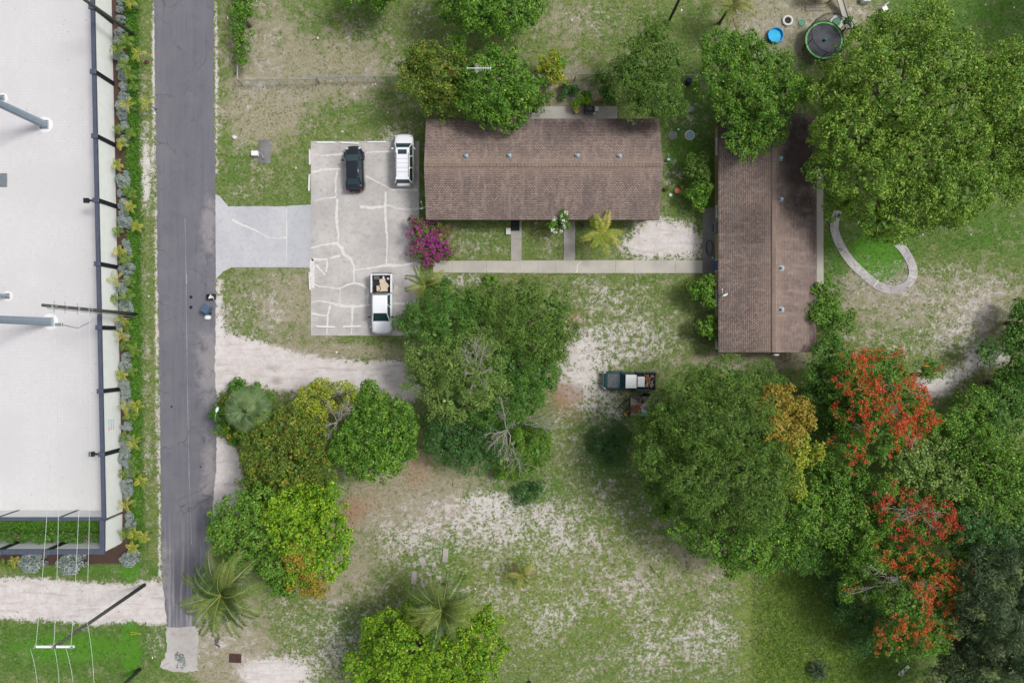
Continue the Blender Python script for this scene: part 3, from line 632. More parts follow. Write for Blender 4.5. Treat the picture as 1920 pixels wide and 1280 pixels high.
# ------------------------------------------------------------------ foliage machinery
def unit(a): return a/np.maximum(np.linalg.norm(a, axis=-1, keepdims=True), 1e-9)
def leaf_quads(rng, pos, nrm, length, width, droop=0.0):
    n = len(pos); rv = unit(rng.normal(size=(n, 3)))
    t1 = unit(np.cross(nrm, rv)); t1[:, 2] -= droop; t1 = unit(t1); t2 = unit(np.cross(nrm, t1))
    L = (length*rng.uniform(0.65, 1.35, n))[:, None]; W = (width*rng.uniform(0.7, 1.3, n))[:, None]
    fold = nrm*W*0.25
    return np.stack([pos-t1*L*.5, pos+t2*W*.5+fold, pos+t1*L*.5, pos-t2*W*.5+fold], 1)
PAL = {   # (dark, light, accent, accent probability)
 'deep': (S(62,104,36), S(92,136,52), S(120,156,62), .15), 'mid': (S(72,116,34), S(106,148,48), S(138,166,60), .16),
 'lime': (S(84,134,28), S(134,172,38), S(164,184,50), .25), 'olive': (S(80,110,36), S(112,138,48), S(150,138,56), .25),
 'oak': (S(88,130,42), S(130,162,58), S(158,178,76), .22), 'fine': (S(70,104,36), S(104,138,54), S(132,156,70), .18),
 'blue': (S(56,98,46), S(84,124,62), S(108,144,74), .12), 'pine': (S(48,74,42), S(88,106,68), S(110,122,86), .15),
 'orange': (S(140,120,46), S(172,146,56), S(132,150,52), .35), 'loose': (S(112,138,38), S(156,172,54), S(190,168,64), .25),
 'dusty': (S(92,124,54), S(128,156,76), S(154,174,92), .2), 'grassy': (S(76,124,38), S(112,152,52), S(140,160,76), .2),
 'magenta': (S(160,50,138), S(190,84,164), S(140,60,96), .3), 'red': (S(190,78,44), S(226,118,66), S(206,68,54), .4), 'scarlet': (S(192,64,56), S(220,98,76), S(170,84,52), .4),
 'rustred': (S(188,88,46), S(224,122,68), S(160,116,52), .4),
 'silver': (S(128,142,138), S(160,172,166), S(178,186,180), .3), 'brightgrass': (S(66,112,30), S(88,134,40), S(100,140,50), .2),
 'white': (S(225,230,220), S(240,240,236), S(230,230,230), .2), 'yellowbit': (S(200,170,40), S(220,190,60), S(220,190,60), .2)}
def tint(rng, pal, clump_u, n):
    d, l, a, pa = [np.array(x) if not isinstance(x, float) else x for x in PAL[pal]]
    u = np.clip(clump_u+rng.normal(0, .22, n), 0, 1)[:, None]; c = d*(1-u)+l*u
    acc = (rng.random(n) < pa*0.6)[:, None]; c = np.where(acc, a*(.8+.4*rng.random((n, 1))), c)
    return c*rng.uniform(.82, 1.18, (n, 1))
def crown_geo(lobes, pal, rng, rc=0.40, leaf=(0.19, 0.125), per=34, spacing=0.52, droop=0.0, wild=0.75, fill=True, accent=None, flat=0.72):
    """lobes in world: (x, y, r, ztop). returns quads, colours, and tops of clumps"""
    Q, C, tops = [], [], []
    LB = []
    for (x, y, r, zt) in lobes:
        hz = min(r*flat, zt*.55); LB.append((x, y, zt-hz, r, hz))
    for (x, y, zc, r, hz) in LB:
        nC = max(6, int(2*math.pi*r*r*0.80/spacing**2))
        ct = rng.uniform(-0.45, 1.0, nC); ph = rng.uniform(0, 2*math.pi, nC); st = np.sqrt(1-ct*ct)
        rr = 1+rng.normal(0, .085, nC); rcl = rc*rng.uniform(.6, 1.35, nC)
        d = np.stack([st*np.cos(ph), st*np.sin(ph), ct], 1)
        K = rng.normal(size=(5, 3)); K = K/np.linalg.norm(K, axis=1, keepdims=True)*rng.uniform(2.2, 5.2, (5, 1)); PH = rng.uniform(0, 6.28, 5)
        ps = np.array([x, y, zc])+d*np.array([r, r, hz]); fb = np.sin(ps@K.T+PH).sum(1)/1.6; rr = rr+np.clip(fb, -1.6, 1.2)*.24/max(r, .8)
        c0 = np.array([x, y, zc])+d*np.stack([(r*rr-rcl*.55), (r*rr-rcl*.55), (hz*rr-rcl*.4)], 1)
        keep = (fb > -1.25) | (rng.random(nC) < .35)
        for (x2, y2, z2, r2, h2) in LB:
            if (x2, y2) == (x, y): continue
            e = ((c0[:, 0]-x2)/r2)**2+((c0[:, 1]-y2)/r2)**2+((c0[:, 2]-z2)/h2)**2; keep &= e > 0.50
        c0, rcl, d = c0[keep], rcl[keep], d[keep]; nC = len(c0)
        if not nC: continue
        cu = rng.uniform(0, 1, nC); tops.append(c0)
        m_ = np.maximum(8, (per*(rcl/rc)**2).astype(int)); idx = np.repeat(np.arange(nC), m_); n = len(idx)
        dd = unit(rng.normal(size=(n, 3))+d[idx]*.55+np.array([0, 0, .35])); rad = rcl[idx]*np.cbrt(rng.uniform(.12, 1, n))*1.08
        pos = c0[idx]+dd*rad[:, None]*np.array([1, 1, .8])
        nr = unit(dd*.6+np.array([0, 0, .75])+rng.normal(size=(n, 3))*wild)
        Q.append(leaf_quads(rng, pos, nr, leaf[0], leaf[1], droop))
        C.append(tint(rng, pal, cu[idx], n))
        if fill:
            k = int(22*r*r)+20; dd = unit(rng.normal(size=(k, 3))); dd[:, 2] = np.abs(dd[:, 2])*1.0-.12
            pos = np.array([x, y, zc])+dd*np.array([r, r, hz])*rng.uniform(.30, .66, (k, 1))
            Q.append(leaf_quads(rng, pos, unit(rng.normal(size=(k, 3))*.5+np.array([0, 0, 1])), .46, .3)); C.append(tint(rng, pal, rng.random(k)*.6, k))
    return np.concatenate(Q), np.concatenate(C), np.concatenate(tops), LB
def branch(g, p0, p1, r0, r1, rng, n=5, wob=.12):
    p0, p1 = np.array(p0, float), np.array(p1, float); L = np.linalg.norm(p1-p0); pts = []
    for i in range(n+1):
        u = i/n; q = p0*(1-u)+p1*u; q[2] += math.sin(u*math.pi)*L*.05 if L > .8 else 0
        if 0 < i < n: q += rng.normal(size=3)*L*wob*.35
        pts.append(tuple(q))
    g.tube(pts, [r0*(1-i/n)+r1*i/n for i in range(n+1)], 6); return pts
TREES = {}
def tree(name, label, cat, lobes_px, pal, seed, group=None, flowers=None, **kw):
    rng = np.random.default_rng(seed); lobes = []
    for (px, py, rp, zt) in lobes_px:
        if zt > 5: zt *= rng.uniform(.86, 1.07)
        if px > 1530 and py > 560: zt *= .62 if (px > 1780 and py < 800) else .8
        zm = max(zt*.55, zt-rp/20*.5); k = (H-zm)/H; x, y, _ = P(px, py, zm); lobes.append((x, y, rp/20*k, zt))
    cx = sum(l[0]*l[2] for l in lobes)/sum(l[2] for l in lobes); cy = sum(l[1]*l[2] for l in lobes)/sum(l[2] for l in lobes)
    Q, C, tops, LB = crown_geo(lobes, pal, rng, **kw)
    Q[:, :, 2] = np.maximum(Q[:, :, 2], 0.05)
    t_ = thing(name, label, cat, (cx, cy, 0), 0, group); off_ = np.array([cx, cy, 0])
    quads_obj('crown', Q-off_, M['leaf'], t_, C)
    zt = max(l[3] for l in lobes); g = G(); r0 = .06+zt*.028
    hub = (0, 0, zt*.35); g.tube([(0, 0, -.1), (0.02, 0.03, zt*.18), hub], [r0*1.35, r0, r0*.85], 9)
    for (x, y, zc, r, hz) in LB:
        e = np.array([x-cx, y-cy, zc+hz*.15]); pts = branch(g, hub, e, r0*.55, r0*.16, rng, 6)
        for k in range(3):
            dd = unit(rng.normal(size=3)); dd[2] = abs(dd[2])*.8; branch(g, pts[4], e+dd*np.array([r*.7, r*.7, hz*.7]), r0*.16, .015, rng, 4)
    g.obj('trunk', M['bark'], t_, True)
    if flowers:
        for (fp, fn, spots) in flowers:
            FQ, FC = [], []
            for (px, py, rp, zf) in spots:
                nF = max(2, int(rp*rp/fn*(.75 if fp == 'magenta' else .95)))
                for _ in range(nF):
                    a = rng.uniform(0, 2*math.pi); q = 1.25*rp*math.sqrt(rng.random())/20; 
                    x, y, _z = P(px, py, zf*(.82 if zf > 5 else 1))
                    if _ % 5 == 0 or _ < 1: ax_, ay_ = math.cos(a)*q, math.sin(a)*q
                    x += ax_+rng.normal(0, .42); y += ay_+rng.normal(0, .42)
                    # rest on the crown's surface
                    dist = np.hypot(tops[:, 0]-x, tops[:, 1]-y); near = tops[dist < .55]
                    if not len(near): continue
                    z = near[:, 2].max()+.3
                    m_ = int(rng.integers(4, 20)*(.5 if fp == 'magenta' else 1))+2; s = rng.uniform(.12, .34)*(.7 if fp == 'magenta' else 1)
                    pos = np.array([x, y, z])+unit(rng.normal(size=(m_, 3)))*s*np.cbrt(rng.random((m_, 1)))*np.array([1, 1, .6])
                    FQ.append(leaf_quads(rng, pos, unit(np.array([0, 0, .8])+rng.normal(size=(m_, 3))*.6), .14, .10)); FC.append(tint(rng, fp, rng.random(), m_))
            quads_obj('blossom', np.concatenate(FQ)-off_, M['flower'], t_, np.concatenate(FC))
    return t_
FINE = dict(leaf=(0.16, 0.075), per=50, rc=.42, wild=.9)
TR = [
 ('broadleaf_tree','rounded bright green tree at the top edge north of the long house','tree',[(905,36,28,4.2),(948,34,28,4.2),(868,30,24,4),(985,25,22,4),(860,2,42,6.5),(905,16,46,7.5),(955,10,48,7.5),(995,-6,30,6),(910,-30,50,7),(850,-30,40,6)],'mid',11,dict(rc=.4)),
 ('broadleaf_tree','sliver of green tree at the top edge above the dry lawn','tree',[(700,-12,24,3.4),(725,-10,22,3.2),(672,-28,34,5.5),(722,-30,38,5.5),(700,-50,40,6)],'mid',12,{}),
 ('broadleaf_tree','dark olive tree at the northwest corner of the long house','tree',[(800,110,36,6),(835,140,44,6.5),(790,160,38,6),(822,190,34,5.5),(775,130,24,5),(850,180,30,6)],'olive',13,dict(rc=.4)),
 ('broadleaf_tree','bright green tree overhanging the north eave under the antenna','tree',[(900,140,40,7),(945,120,40,7),(930,175,46,7),(972,160,32,6.5),(890,185,30,6),(960,205,28,5.8),(915,218,24,5.6),(945,226,16,5.2)],'mid',14,dict(leaf=(.26,.13))),
 ('broadleaf_tree','small feathery light green tree between the two trees north of the house','tree',[(858,70,17,5),(850,90,16,4.6),(866,92,14,4.4)],'grassy',15,FINE),
 ('broadleaf_tree','dusty dark green tree at the northeast corner of the long house','tree',[(1228,62,32,7.5),(1205,105,46,7.5),(1252,120,36,7),(1185,150,40,6.8),(1235,175,44,7),(1168,135,28,6),(1258,200,30,6),(1200,200,26,5.6)],'fine',16,FINE),
 ('broadleaf_tree','bright green spreading tree over the north end of the khaki house','tree',[(1350,90,34,6.5),(1395,95,42,7),(1345,150,34,6.5),(1445,120,42,7),(1400,165,46,7.5),(1440,195,46,7.5),(1380,215,34,6.5),(1400,265,34,6.2),(1485,165,36,7),(1435,250,36,6.6),(1370,125,36,7)],'mid',17,dict(rc=.4)),
 ('oak_tree','huge spreading yellow green tree filling the upper right of the yard','tree',[(1562,170,48,9),(1620,120,56,10),(1700,75,56,9.5),(1640,60,36,8.5),(1775,110,60,10.5),(1690,180,76,11.5),(1600,240,66,10.5),(1560,315,42,8.5),(1640,330,66,10.5),(1720,280,76,11.5),(1800,220,76,11.5),(1740,370,56,9.5),(1682,415,36,8.5),(1790,350,66,9.8),(1845,325,52,9),(1585,385,34,7.5),(1655,400,40,8),(1835,160,46,9.5),(1750,30,36,8),(1555,250,34,8)],'oak',18,dict(rc=.4,leaf=(.22,.12),wild=.95,per=36)),
 ('oak_tree','yellow green tree touching the right edge beside the huge one','tree',[(1885,120,46,9.5),(1905,190,56,10),(1895,280,52,9.5),(1900,350,36,8),(1940,130,50,10),(1950,250,60,10)],'oak',19,dict(rc=.6,leaf=(.22,.12),wild=.95)),
 ('oak_tree','tree beyond the top right corner whose shadow falls on the lawn','tree',[(2110,-60,60,10),(2150,20,60,10),(2120,-120,60,10)],'deep',20,{}),
 ('broadleaf_tree','dark green tree nearest the parked white pickup','tree',[(785,600,38,6),(845,565,42,6.8),(830,615,46,7.2),(757,610,20,4.5),(880,600,40,7)],'deep',21,FINE),
 ('broadleaf_tree','green tree just south of the sidewalk with bare twigs in its gap','tree',[(920,570,42,6.8),(985,560,38,6.4),(1035,580,38,6.4),(960,615,44,7),(1045,620,34,6),(1005,650,42,6.4),(1030,660,34,5.5)],'fine',22,FINE),
 ('broadleaf_tree','grey green tree with bare grey branches in the middle of the central grove','tree',[(808,665,42,7.4),(860,680,50,8.4),(795,705,36,6.4),(845,740,50,8),(905,655,40,7.4),(905,715,46,8),(772,685,18,5)],'dusty',23,FINE),
 ('broadleaf_tree','dark tree on the east side of the central grove next to the rusty ground','tree',[(955,690,44,6.8),(1010,690,38,6.2),(970,740,40,6.4),(925,770,40,6.4),(1020,720,26,5.2),(990,760,30,5)],'deep',24,FINE),
 ('broadleaf_tree','low shaded blue green tree at the south end of the central grove','tree',[(848,800,50,5.4),(900,805,46,5.8),(828,830,30,4.4),(895,845,40,4.4),(860,840,34,4.6)],'blue',25,FINE),
 ('shrub','low bright feathery shrub under the dead branches','shrub',[(968,825,34,2.6),(1000,845,28,2.4),(950,860,30,2.2),(985,875,22,1.8),(1010,815,24,2.2)],'grassy',26,dict(leaf=(.3,.05),per=70,wild=.9,rc=.4)),
 ('shrub','low dark green shrub in the grass south of the dead branches','shrub',[(985,925,20,1.2),(1005,917,16,1.1)],'blue',27,dict(leaf=(.28,.05),per=60,rc=.4)),
 ('shrub','blurred dark green shrub left of the big round tree','shrub',[(1130,830,26,1.3),(1155,815,24,1.4),(1150,850,24,1.3)],'blue',28,dict(leaf=(.28,.05),per=60,rc=.4)),
 ('vine_mound','round vine covered mound with yellow flowers beside the road','shrub',[(440,770,38,2.6),(470,760,36,2.6),(430,800,26,2.2),(490,790,26,2.2),(455,740,24,2),(450,815,22,2)],'brightgrass',29,dict(rc=.4,leaf=(.2,.16),flowers=[('yellowbit',60,[(428,758,10,2.5),(422,802,12,2),(445,735,8,2),(418,810,10,2)])])),
 ('broadleaf_tree','olive tree with brownish leaves south of the fan palm','tree',[(500,795,38,6),(550,800,42,6.4),(582,840,44,6.8),(500,850,46,6.4),(540,885,46,6.4),(602,880,32,6),(485,895,30,5.4),(468,820,24,5),(480,925,22,5),(530,925,34,6.2),(575,915,32,6.4)],'olive',30,dict(rc=.4,flat=.6)),
 ('broadleaf_tree','loose yellowish tree around the bare branches by the sand drive','tree',[(588,755,30,5.4),(640,742,28,5),(578,790,28,5.4),(600,725,18,4)],'loose',31,dict(rc=.4,per=44,fill=False)),
 ('broadleaf_tree','dense even green tree east of the bare branches by the sand drive','tree',[(700,765,38,6.4),(742,790,40,6.6),(700,820,54,7.4),(750,838,38,6.4),(668,850,42,6.6),(712,866,38,6.4),(765,815,28,6),(690,740,22,5),(640,850,24,6),(655,815,26,6)],'mid',32,dict(rc=.4,leaf=(.2,.14),per=42,flat=.6)),
 ('broadleaf_tree','deep green tree against the road edge north of the coconut palm','tree',[(440,965,40,7.4),(482,950,36,7.4),(420,1000,30,6.4),(470,1005,46,7.8),(515,1055,36,7),(445,1035,36,6.6),(515,1095,24,5.4),(540,1105,20,5.4)],'grassy',33,dict(rc=.4,leaf=(.2,.14),per=42)),
 ('broadleaf_tree','lime green tree with a brown patch of new leaves','tree',[(560,945,46,7.8),(610,940,36,7.2),(605,1000,46,7.8),(555,1010,42,8),(560,1062,38,7.2),(618,1050,32,6.8),(530,960,36,7.6)],'lime',34,dict(rc=.4,leaf=(.21,.14),per=42)),
 ('broadleaf_tree','orange brown flushed treetop at the foot of the lime green tree','tree',[(578,1085,34,7.2),(560,1045,26,8.2),(590,1102,22,6.2)],'orange',35,dict(rc=.4)),
 ('broadleaf_tree','bright green tree at the bottom edge beneath the second coconut palm','tree',[(722,1190,44,6.4),(682,1240,36,5.8),(760,1225,52,7.4),(830,1235,52,7.4),(900,1215,44,6.6),(912,1168,26,5.4),(860,1180,36,6.4),(780,1160,34,5.4),(752,1290,60,7),(870,1290,60,7),(690,1280,34,5.5)],'lime',36,dict(rc=.4,leaf=(.2,.13),per=42)),
 ('pine_tree','big round dark green tree shading the loaded trailer','tree',[(1300,735,44,9.4),(1370,720,50,9.6),(1435,715,34,8),(1255,790,40,9),(1325,805,70,12),(1395,800,66,12.4),(1232,850,40,8.4),(1250,890,40,8.8),(1222,805,34,8),(1240,765,30,8),(1216,870,28,7),(1232,915,28,7),(1310,890,66,11.4),(1390,880,70,12.2),(1445,895,46,10.6),(1430,840,50,11.4),(1345,940,54,10.4),(1415,950,50,10.4),(1288,940,36,8.6)],'fine',37,dict(leaf=(.24,.055),per=60,rc=.46,wild=.85,spacing=.5)),
 ('broadleaf_tree','orange and yellow flushed tree against the big dark round tree','tree',[(1452,752,28,10.6),(1482,755,30,10.2),(1505,785,26,9.6),(1480,805,32,10.4),(1455,800,26,11),(1462,840,26,10.6)],'orange',38,dict(rc=.4)),
 ('broadleaf_tree','yellow green tree just south of the orange flushed tree','tree',[(1490,855,32,9.6),(1520,850,22,8.6),(1480,900,32,9.8),(1500,830,24,9)],'loose',39,dict(rc=.4,leaf=(.24,.12))),
 ('broadleaf_tree','low mixed green tree along the south side of the big round tree','tree',[(1282,985,34,6.4),(1335,1010,44,7.2),(1400,1018,48,7.4),(1460,1010,44,7.4),(1500,965,38,7.6),(1432,1052,28,5.6),(1372,1050,28,5.4),(1248,945,26,6)],'mid',40,dict(rc=.4)),
 ('broadleaf_tree','dark tree at the northwest corner of the right hand woods','tree',[(1535,700,32,7),(1568,735,40,7.6),(1545,790,32,7.4),(1580,790,34,7.6),(1540,745,28,7),(1560,668,32,6.4)],'deep',41,{}),
 ('flame_tree','largest red blossomed tree, nearest the house end','tree',[(1605,700,44,9.6),(1660,695,40,9.6),(1622,755,50,10.4),(1680,745,46,10.4),(1720,785,40,9.6),(1650,805,50,10.4),(1600,835,40,9.6),(1742,690,20,8.6),(1690,820,40,9.8)],'mid',42,dict(leaf=(.22,.08),per=38,flowers=[('red',22,[(1640,705,30,9),(1585,700,22,9),(1610,730,24,9),(1700,730,26,9),(1625,665,18,9),(1680,670,16,9),(1570,765,14,9),(1700,685,10,9),(1752,690,10,9),(1650,735,30,9),(1665,755,22,9),(1640,770,30,9),(1620,790,24,9),(1730,760,30,9),(1750,770,22,9),(1690,790,30,9),(1715,800,26,9),(1600,855,18,9),(1590,840,14,9),(1610,870,12,9),(1670,840,12,9),(1720,830,18,9),(1604,673,10,9),(1655,658,10,9),(1590,745,20,9)])])),
 ('broadleaf_tree','pale grey green tree between the red blossomed trees','tree',[(1700,858,44,9.6),(1730,895,40,9.6),(1765,850,40,9.4),(1780,900,36,9)],'dusty',43,dict(rc=.4,leaf=(.22,.16))),
 ('flame_tree','crimson blossomed tree in the middle of the right hand woods','tree',[(1680,955,44,10),(1738,970,44,10.2),(1778,985,36,9.4),(1660,915,26,9),(1650,975,34,9.4)],'mid',44,dict(leaf=(.22,.08),per=38,flowers=[('scarlet',20,[(1655,905,10,9),(1660,930,18,9),(1655,970,22,9),(1690,950,26,9),(1700,985,22,9),(1745,950,28,9),(1770,970,28,9),(1790,985,18,9),(1750,1000,24,9),(1635,985,16,9)])])),
 ('broadleaf_tree','bright green tree west of the crimson blossomed tree','tree',[(1600,915,38,8.2),(1622,975,44,8.6),(1575,955,40,7.8),(1545,985,36,7.4),(1605,1030,38,7.8),(1560,890,34,7.8),(1545,925,34,7.6)],'grassy',45,{}),
 ('flame_tree','orange red blossomed tree at the lower end of the right hand woods','tree',[(1640,1050,38,8.6),(1700,1045,42,9.4),(1745,1085,48,10.4),(1790,1075,36,10),(1700,1135,46,10.2),(1770,1140,44,10.2),(1680,1195,38,8.6),(1738,1195,40,9.4),(1590,1105,22,7.6),(1640,1110,26,8)],'mid',46,dict(leaf=(.22,.08),per=38,flowers=[('rustred',20,[(1690,1030,26,9),(1720,1045,20,9),(1740,1085,30,9),(1765,1060,22,9),(1790,1080,22,9),(1760,1110,26,9),(1725,1100,26,9),(1780,1130,22,9),(1745,1145,22,9),(1700,1165,26,9),(1730,1180,24,9),(1670,1200,18,9),(1660,1220,18,9),(1810,1100,14,9),(1590,1110,12,8),(1790,1200,14,9),(1650,1190,12,9)])])),
 ('broadleaf_tree','medium green tree south of the white sand path on the right','tree',[(1790,800,38,8.0),(1830,762,38,8.0),(1812,840,44,8.8)],'grassy',47,{}),
 ('broadleaf_tree','dense green tree on the right edge beside the sand path','tree',[(1872,775,46,8.4),(1900,704,28,5),(1900,742,44,7),(1908,645,30,5.5),(1930,690,46,7.5),(1855,745,28,6)],'deep',48,{}),
 ('broadleaf_tree','dark tree at the right edge below the open lawn','tree',[(1918,585,24,5),(1935,610,40,6),(1905,618,18,4)],'deep',49,{}),
 ('broadleaf_tree','green tree on the right edge east of the crimson blossoms','tree',[(1855,850,48,9.4),(1902,870,44,9.6),(1835,910,42,9.4),(1885,940,44,9.4),(1930,920,50,9.6)],'mid',50,{}),
 ('broadleaf_tree','dusty green tree east of the crimson blossomed tree','tree',[(1830,985,40,9.4),(1870,1000,38,9.4),(1820,1035,34,9),(1800,1010,26,9.2),(1915,1000,40,9)],'blue',51,{}),
 ('pine_tree','dark feathery pine in the bottom right corner','tree',[(1852,1078,44,12),(1900,1060,42,12),(1865,1145,50,13),(1915,1160,50,13),(1940,1100,50,12.5),(1835,1120,34,11)],'pine',52,dict(leaf=(.5,.06),per=90,rc=.62,droop=.15,spacing=.85)),
 ('pine_tree','dark feathery pine at the bottom edge right of the orange red blossoms','tree',[(1842,1205,44,11),(1890,1235,50,12),(1805,1250,38,9.4),(1935,1225,50,12),(1850,1290,56,11),(1790,1290,44,9),(1820,1175,34,10)],'pine',53,dict(leaf=(.5,.06),per=90,rc=.62,droop=.15,spacing=.85)),
 ('shrub','green shrub against the south part of the khaki wall','shrub',[(1310,545,22,2.8),(1332,530,14,2.6),(1325,562,16,2.6)],'mid',54,dict(rc=.34)),
 ('shrub','green shrub at the southwest corner of the khaki house','shrub',[(1322,618,16,2.4),(1335,600,10,2.2),(1336,630,12,2.2)],'mid',55,dict(rc=.34)),
 ('shrub','glossy shrub between the two houses north of the patio','shrub',[(1300,310,18,2.4),(1320,300,14,2.4),(1318,330,16,2.3)],'fine',56,dict(leaf=(.3,.09),rc=.36)),
 ('shrub','yellow green shrub between the two houses beside the flower pots','shrub',[(1305,358,18,2.2),(1322,350,12,2.1),(1318,375,14,2)],'mid',57,dict(rc=.34)),
 ('shrub','large green shrub on the east side of the khaki house','shrub',[(1545,565,28,4),(1560,600,28,4),(1585,600,20,3),(1540,540,18,3.4),(1560,635,18,2.6),(1528,590,16,3.6)],'mid',58,dict(rc=.4)),
 ('hedge','narrow bright green hedge growing on the fence at the top','hedge',[(447,5,18,2.6),(462,-5,16,2.4),(450,28,17,2.4),(462,22,14,2.2),(451,52,15,2.4),(452,74,13,2.2),(451,94,12,2.1),(452,112,10,1.9),(450,-30,20,2.6)],'mid',59,dict(rc=.36,leaf=(.18,.12))),
 ('shrub','grey leafless looking shrub beside the back patio','shrub',[(1015,190,16,1.6),(1002,197,12,1.4),(1028,183,10,1.4)],'fine',60,dict(rc=.3)),
 ('shrub','round lime green bush on the back patio edge','shrub',[(1081,192,11,1.2)],'lime',61,dict(rc=.28,per=50,leaf=(.14,.08))),
 ('shrub','small lime bush right of the round patio bush','shrub',[(1100,188,7,1.1)],'lime',62,dict(rc=.22,per=40,leaf=(.14,.08))),
 ('shrub','dry yellow and green shrub at the top of the back garden','shrub',[(1030,125,18,2.8),(1040,105,12,2.8),(1050,140,14,2.4),(1015,130,12,2.2)],'loose',63,dict(rc=.34,leaf=(.3,.07))),

 ('shrub','leafy green shrub between the antenna tree and the back patio','shrub',[(1000,165,16,2.4),(1012,150,12,2.2),(998,185,12,2)],'mid',80,dict(rc=.3)),
 ('shrub','low dark green planting in the middle of the back garden','shrub',[(1062,160,12,1.1),(1078,168,10,1),(1058,178,8,.9)],'blue',81,dict(rc=.26,leaf=(.16,.07))),
 ('shrub','dark green shrub between the spiky plant and the dusty tree','shrub',[(1138,170,14,2),(1145,188,12,1.8),(1135,150,10,1.8)],'deep',82,dict(rc=.3)),
 ('shrub','feathery green shrub north of the low fence in the back garden','shrub',[(1055,118,14,1.8),(1044,112,10,1.6)],'grassy',83,dict(rc=.3,leaf=(.24,.05),per=50)),
 ('shrub','small green bush above the barbecue','shrub',[(1104,180,8,1),(1095,176,7,.9)],'mid',84,dict(rc=.24,leaf=(.14,.08))),
 ('shrub','white and green bush tucked beside the trampoline','shrub',[(1590,40,10,2),(1600,52,9,2)],'deep',64,dict(rc=.3,flowers=[('white',9,[(1592,38,8,2),(1601,50,6,2)])])),
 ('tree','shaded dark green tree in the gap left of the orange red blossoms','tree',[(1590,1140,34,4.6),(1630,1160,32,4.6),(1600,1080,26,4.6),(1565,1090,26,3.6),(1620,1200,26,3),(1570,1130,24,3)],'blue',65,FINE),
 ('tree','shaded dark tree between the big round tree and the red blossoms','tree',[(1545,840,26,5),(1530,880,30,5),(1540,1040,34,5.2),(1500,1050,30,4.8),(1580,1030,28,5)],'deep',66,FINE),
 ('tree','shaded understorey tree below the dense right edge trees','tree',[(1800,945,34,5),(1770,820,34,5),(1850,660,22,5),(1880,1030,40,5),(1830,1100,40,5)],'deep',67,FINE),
]
for (nm, lb, ct, lo, pal, sd_, kw) in TR: tree('broadleaf_tree' if nm == 'tree' else nm, lb, ct, lo, pal, sd_, **kw)
tree('bougainvillea', 'round bougainvillea bush covered in magenta flowers at the parking lot corner', 'shrub', [(795,440,26,2.2),(825,445,22,2),(800,470,26,1.9),(832,468,16,1.6),(784,465,16,1.7),(778,415,9,1.8),(782,430,10,1.8)], 'olive', 70, rc=.3, leaf=(.14,.1), per=46, flowers=[('magenta', 5, [(783,462,18,2),(800,478,18,2),(795,440,20,2),(832,430,10,2),(825,470,16,2),(779,413,9,2),(812,455,18,2),(845,450,7,2)])])
tree('flowering_shrub', 'green shrub dotted with white blossoms between the two front paths', 'shrub', [(1039,419,11,2.8),(1056,408,11,3.1),(1060,422,9,2.7)], 'mid', 71, rc=.24, leaf=(.16,.09), per=30, flowers=[('white', 22, [(1035,418,9,3),(1055,407,11,3),(1060,420,9,3)])])
tree('low_hedge', 'trimmed dark hedge along the inside of the small hedge court', 'hedge', [(x, 1006, 11, 1.1) for x in range(-10, 205, 13)], 'deep', 72, rc=.28, leaf=(.15,.1), per=40)

# ------------------------------------------------------------------ palms
def frond_geo(rng, L, az, el, droop, wid, n=26, pal=((60,92,40),(110,134,60)), hang=.55):
    pts = []; d = np.array([math.cos(az), math.sin(az)]); e = el; p = np.array([0., 0., 0.]); step = L/n
    side = np.array([-d[1], d[0], 0.]); Q = []; curl = rng.normal(0, .012); a = az
    for i in range(n+1):
        pts.append(p.copy()); a += curl; dd = np.array([math.cos(a)*math.cos(e), math.sin(a)*math.cos(e), math.sin(e)])
        p = p+dd*step; e -= droop/n*(0.5+1.3*i/n)
    pts = np.array(pts)
    for i in range(2, n+1):
        u = i/n; wl = wid*math.sin(min(1, u*1.25+.18)*math.pi*.78)*(1.0 if u < .9 else .7)+.06
        tg = unit(pts[i]-pts[i-1]); sd2 = unit(np.cross(tg, [0, 0, 1])); upv = np.cross(sd2, tg)
        for s in (-1, 1):
            for k in (0, .5):
                b_ = pts[i-1]*(1-k)+pts[i]*k; dirn = unit(sd2*s*(.92+.1*rng.random())+tg*.55-np.array([0, 0, 1])*hang*(.6+.6*rng.random())+upv*.25)
                tip = b_+dirn*wl*rng.uniform(.85, 1.1); m_ = (b_+tip)/2+upv*.04*wl; w2 = tg*(.006+.042*wid)
                Q.append([b_, m_-w2, tip, m_+w2])
    c1, c2 = np.array(S(*pal[0])), np.array(S(*pal[1])); n_ = len(Q); base = rng.random(); thin = .45 if L < 1.2 else 1.0
    C = c1+(c2-c1)*np.clip(base+rng.normal(0, .2, (n_, 1)), 0, 1)
    # midrib
    W = []
    for i in range(n):
        tg = unit(pts[i+1]-pts[i]); sd2 = unit(np.cross(tg, [0, 0, 1]))*(.030*L/3*(1-i/n)+.004)*thin
        up = np.array([0, 0, .02]); W.append([pts[i]-sd2+up, pts[i]+sd2+up, pts[i+1]+sd2*.9+up, pts[i+1]-sd2*.9+up])
    C = np.concatenate([C, np.tile(np.array(S(160, 168, 90)), (len(W), 1))])
    return np.array(Q+W), C
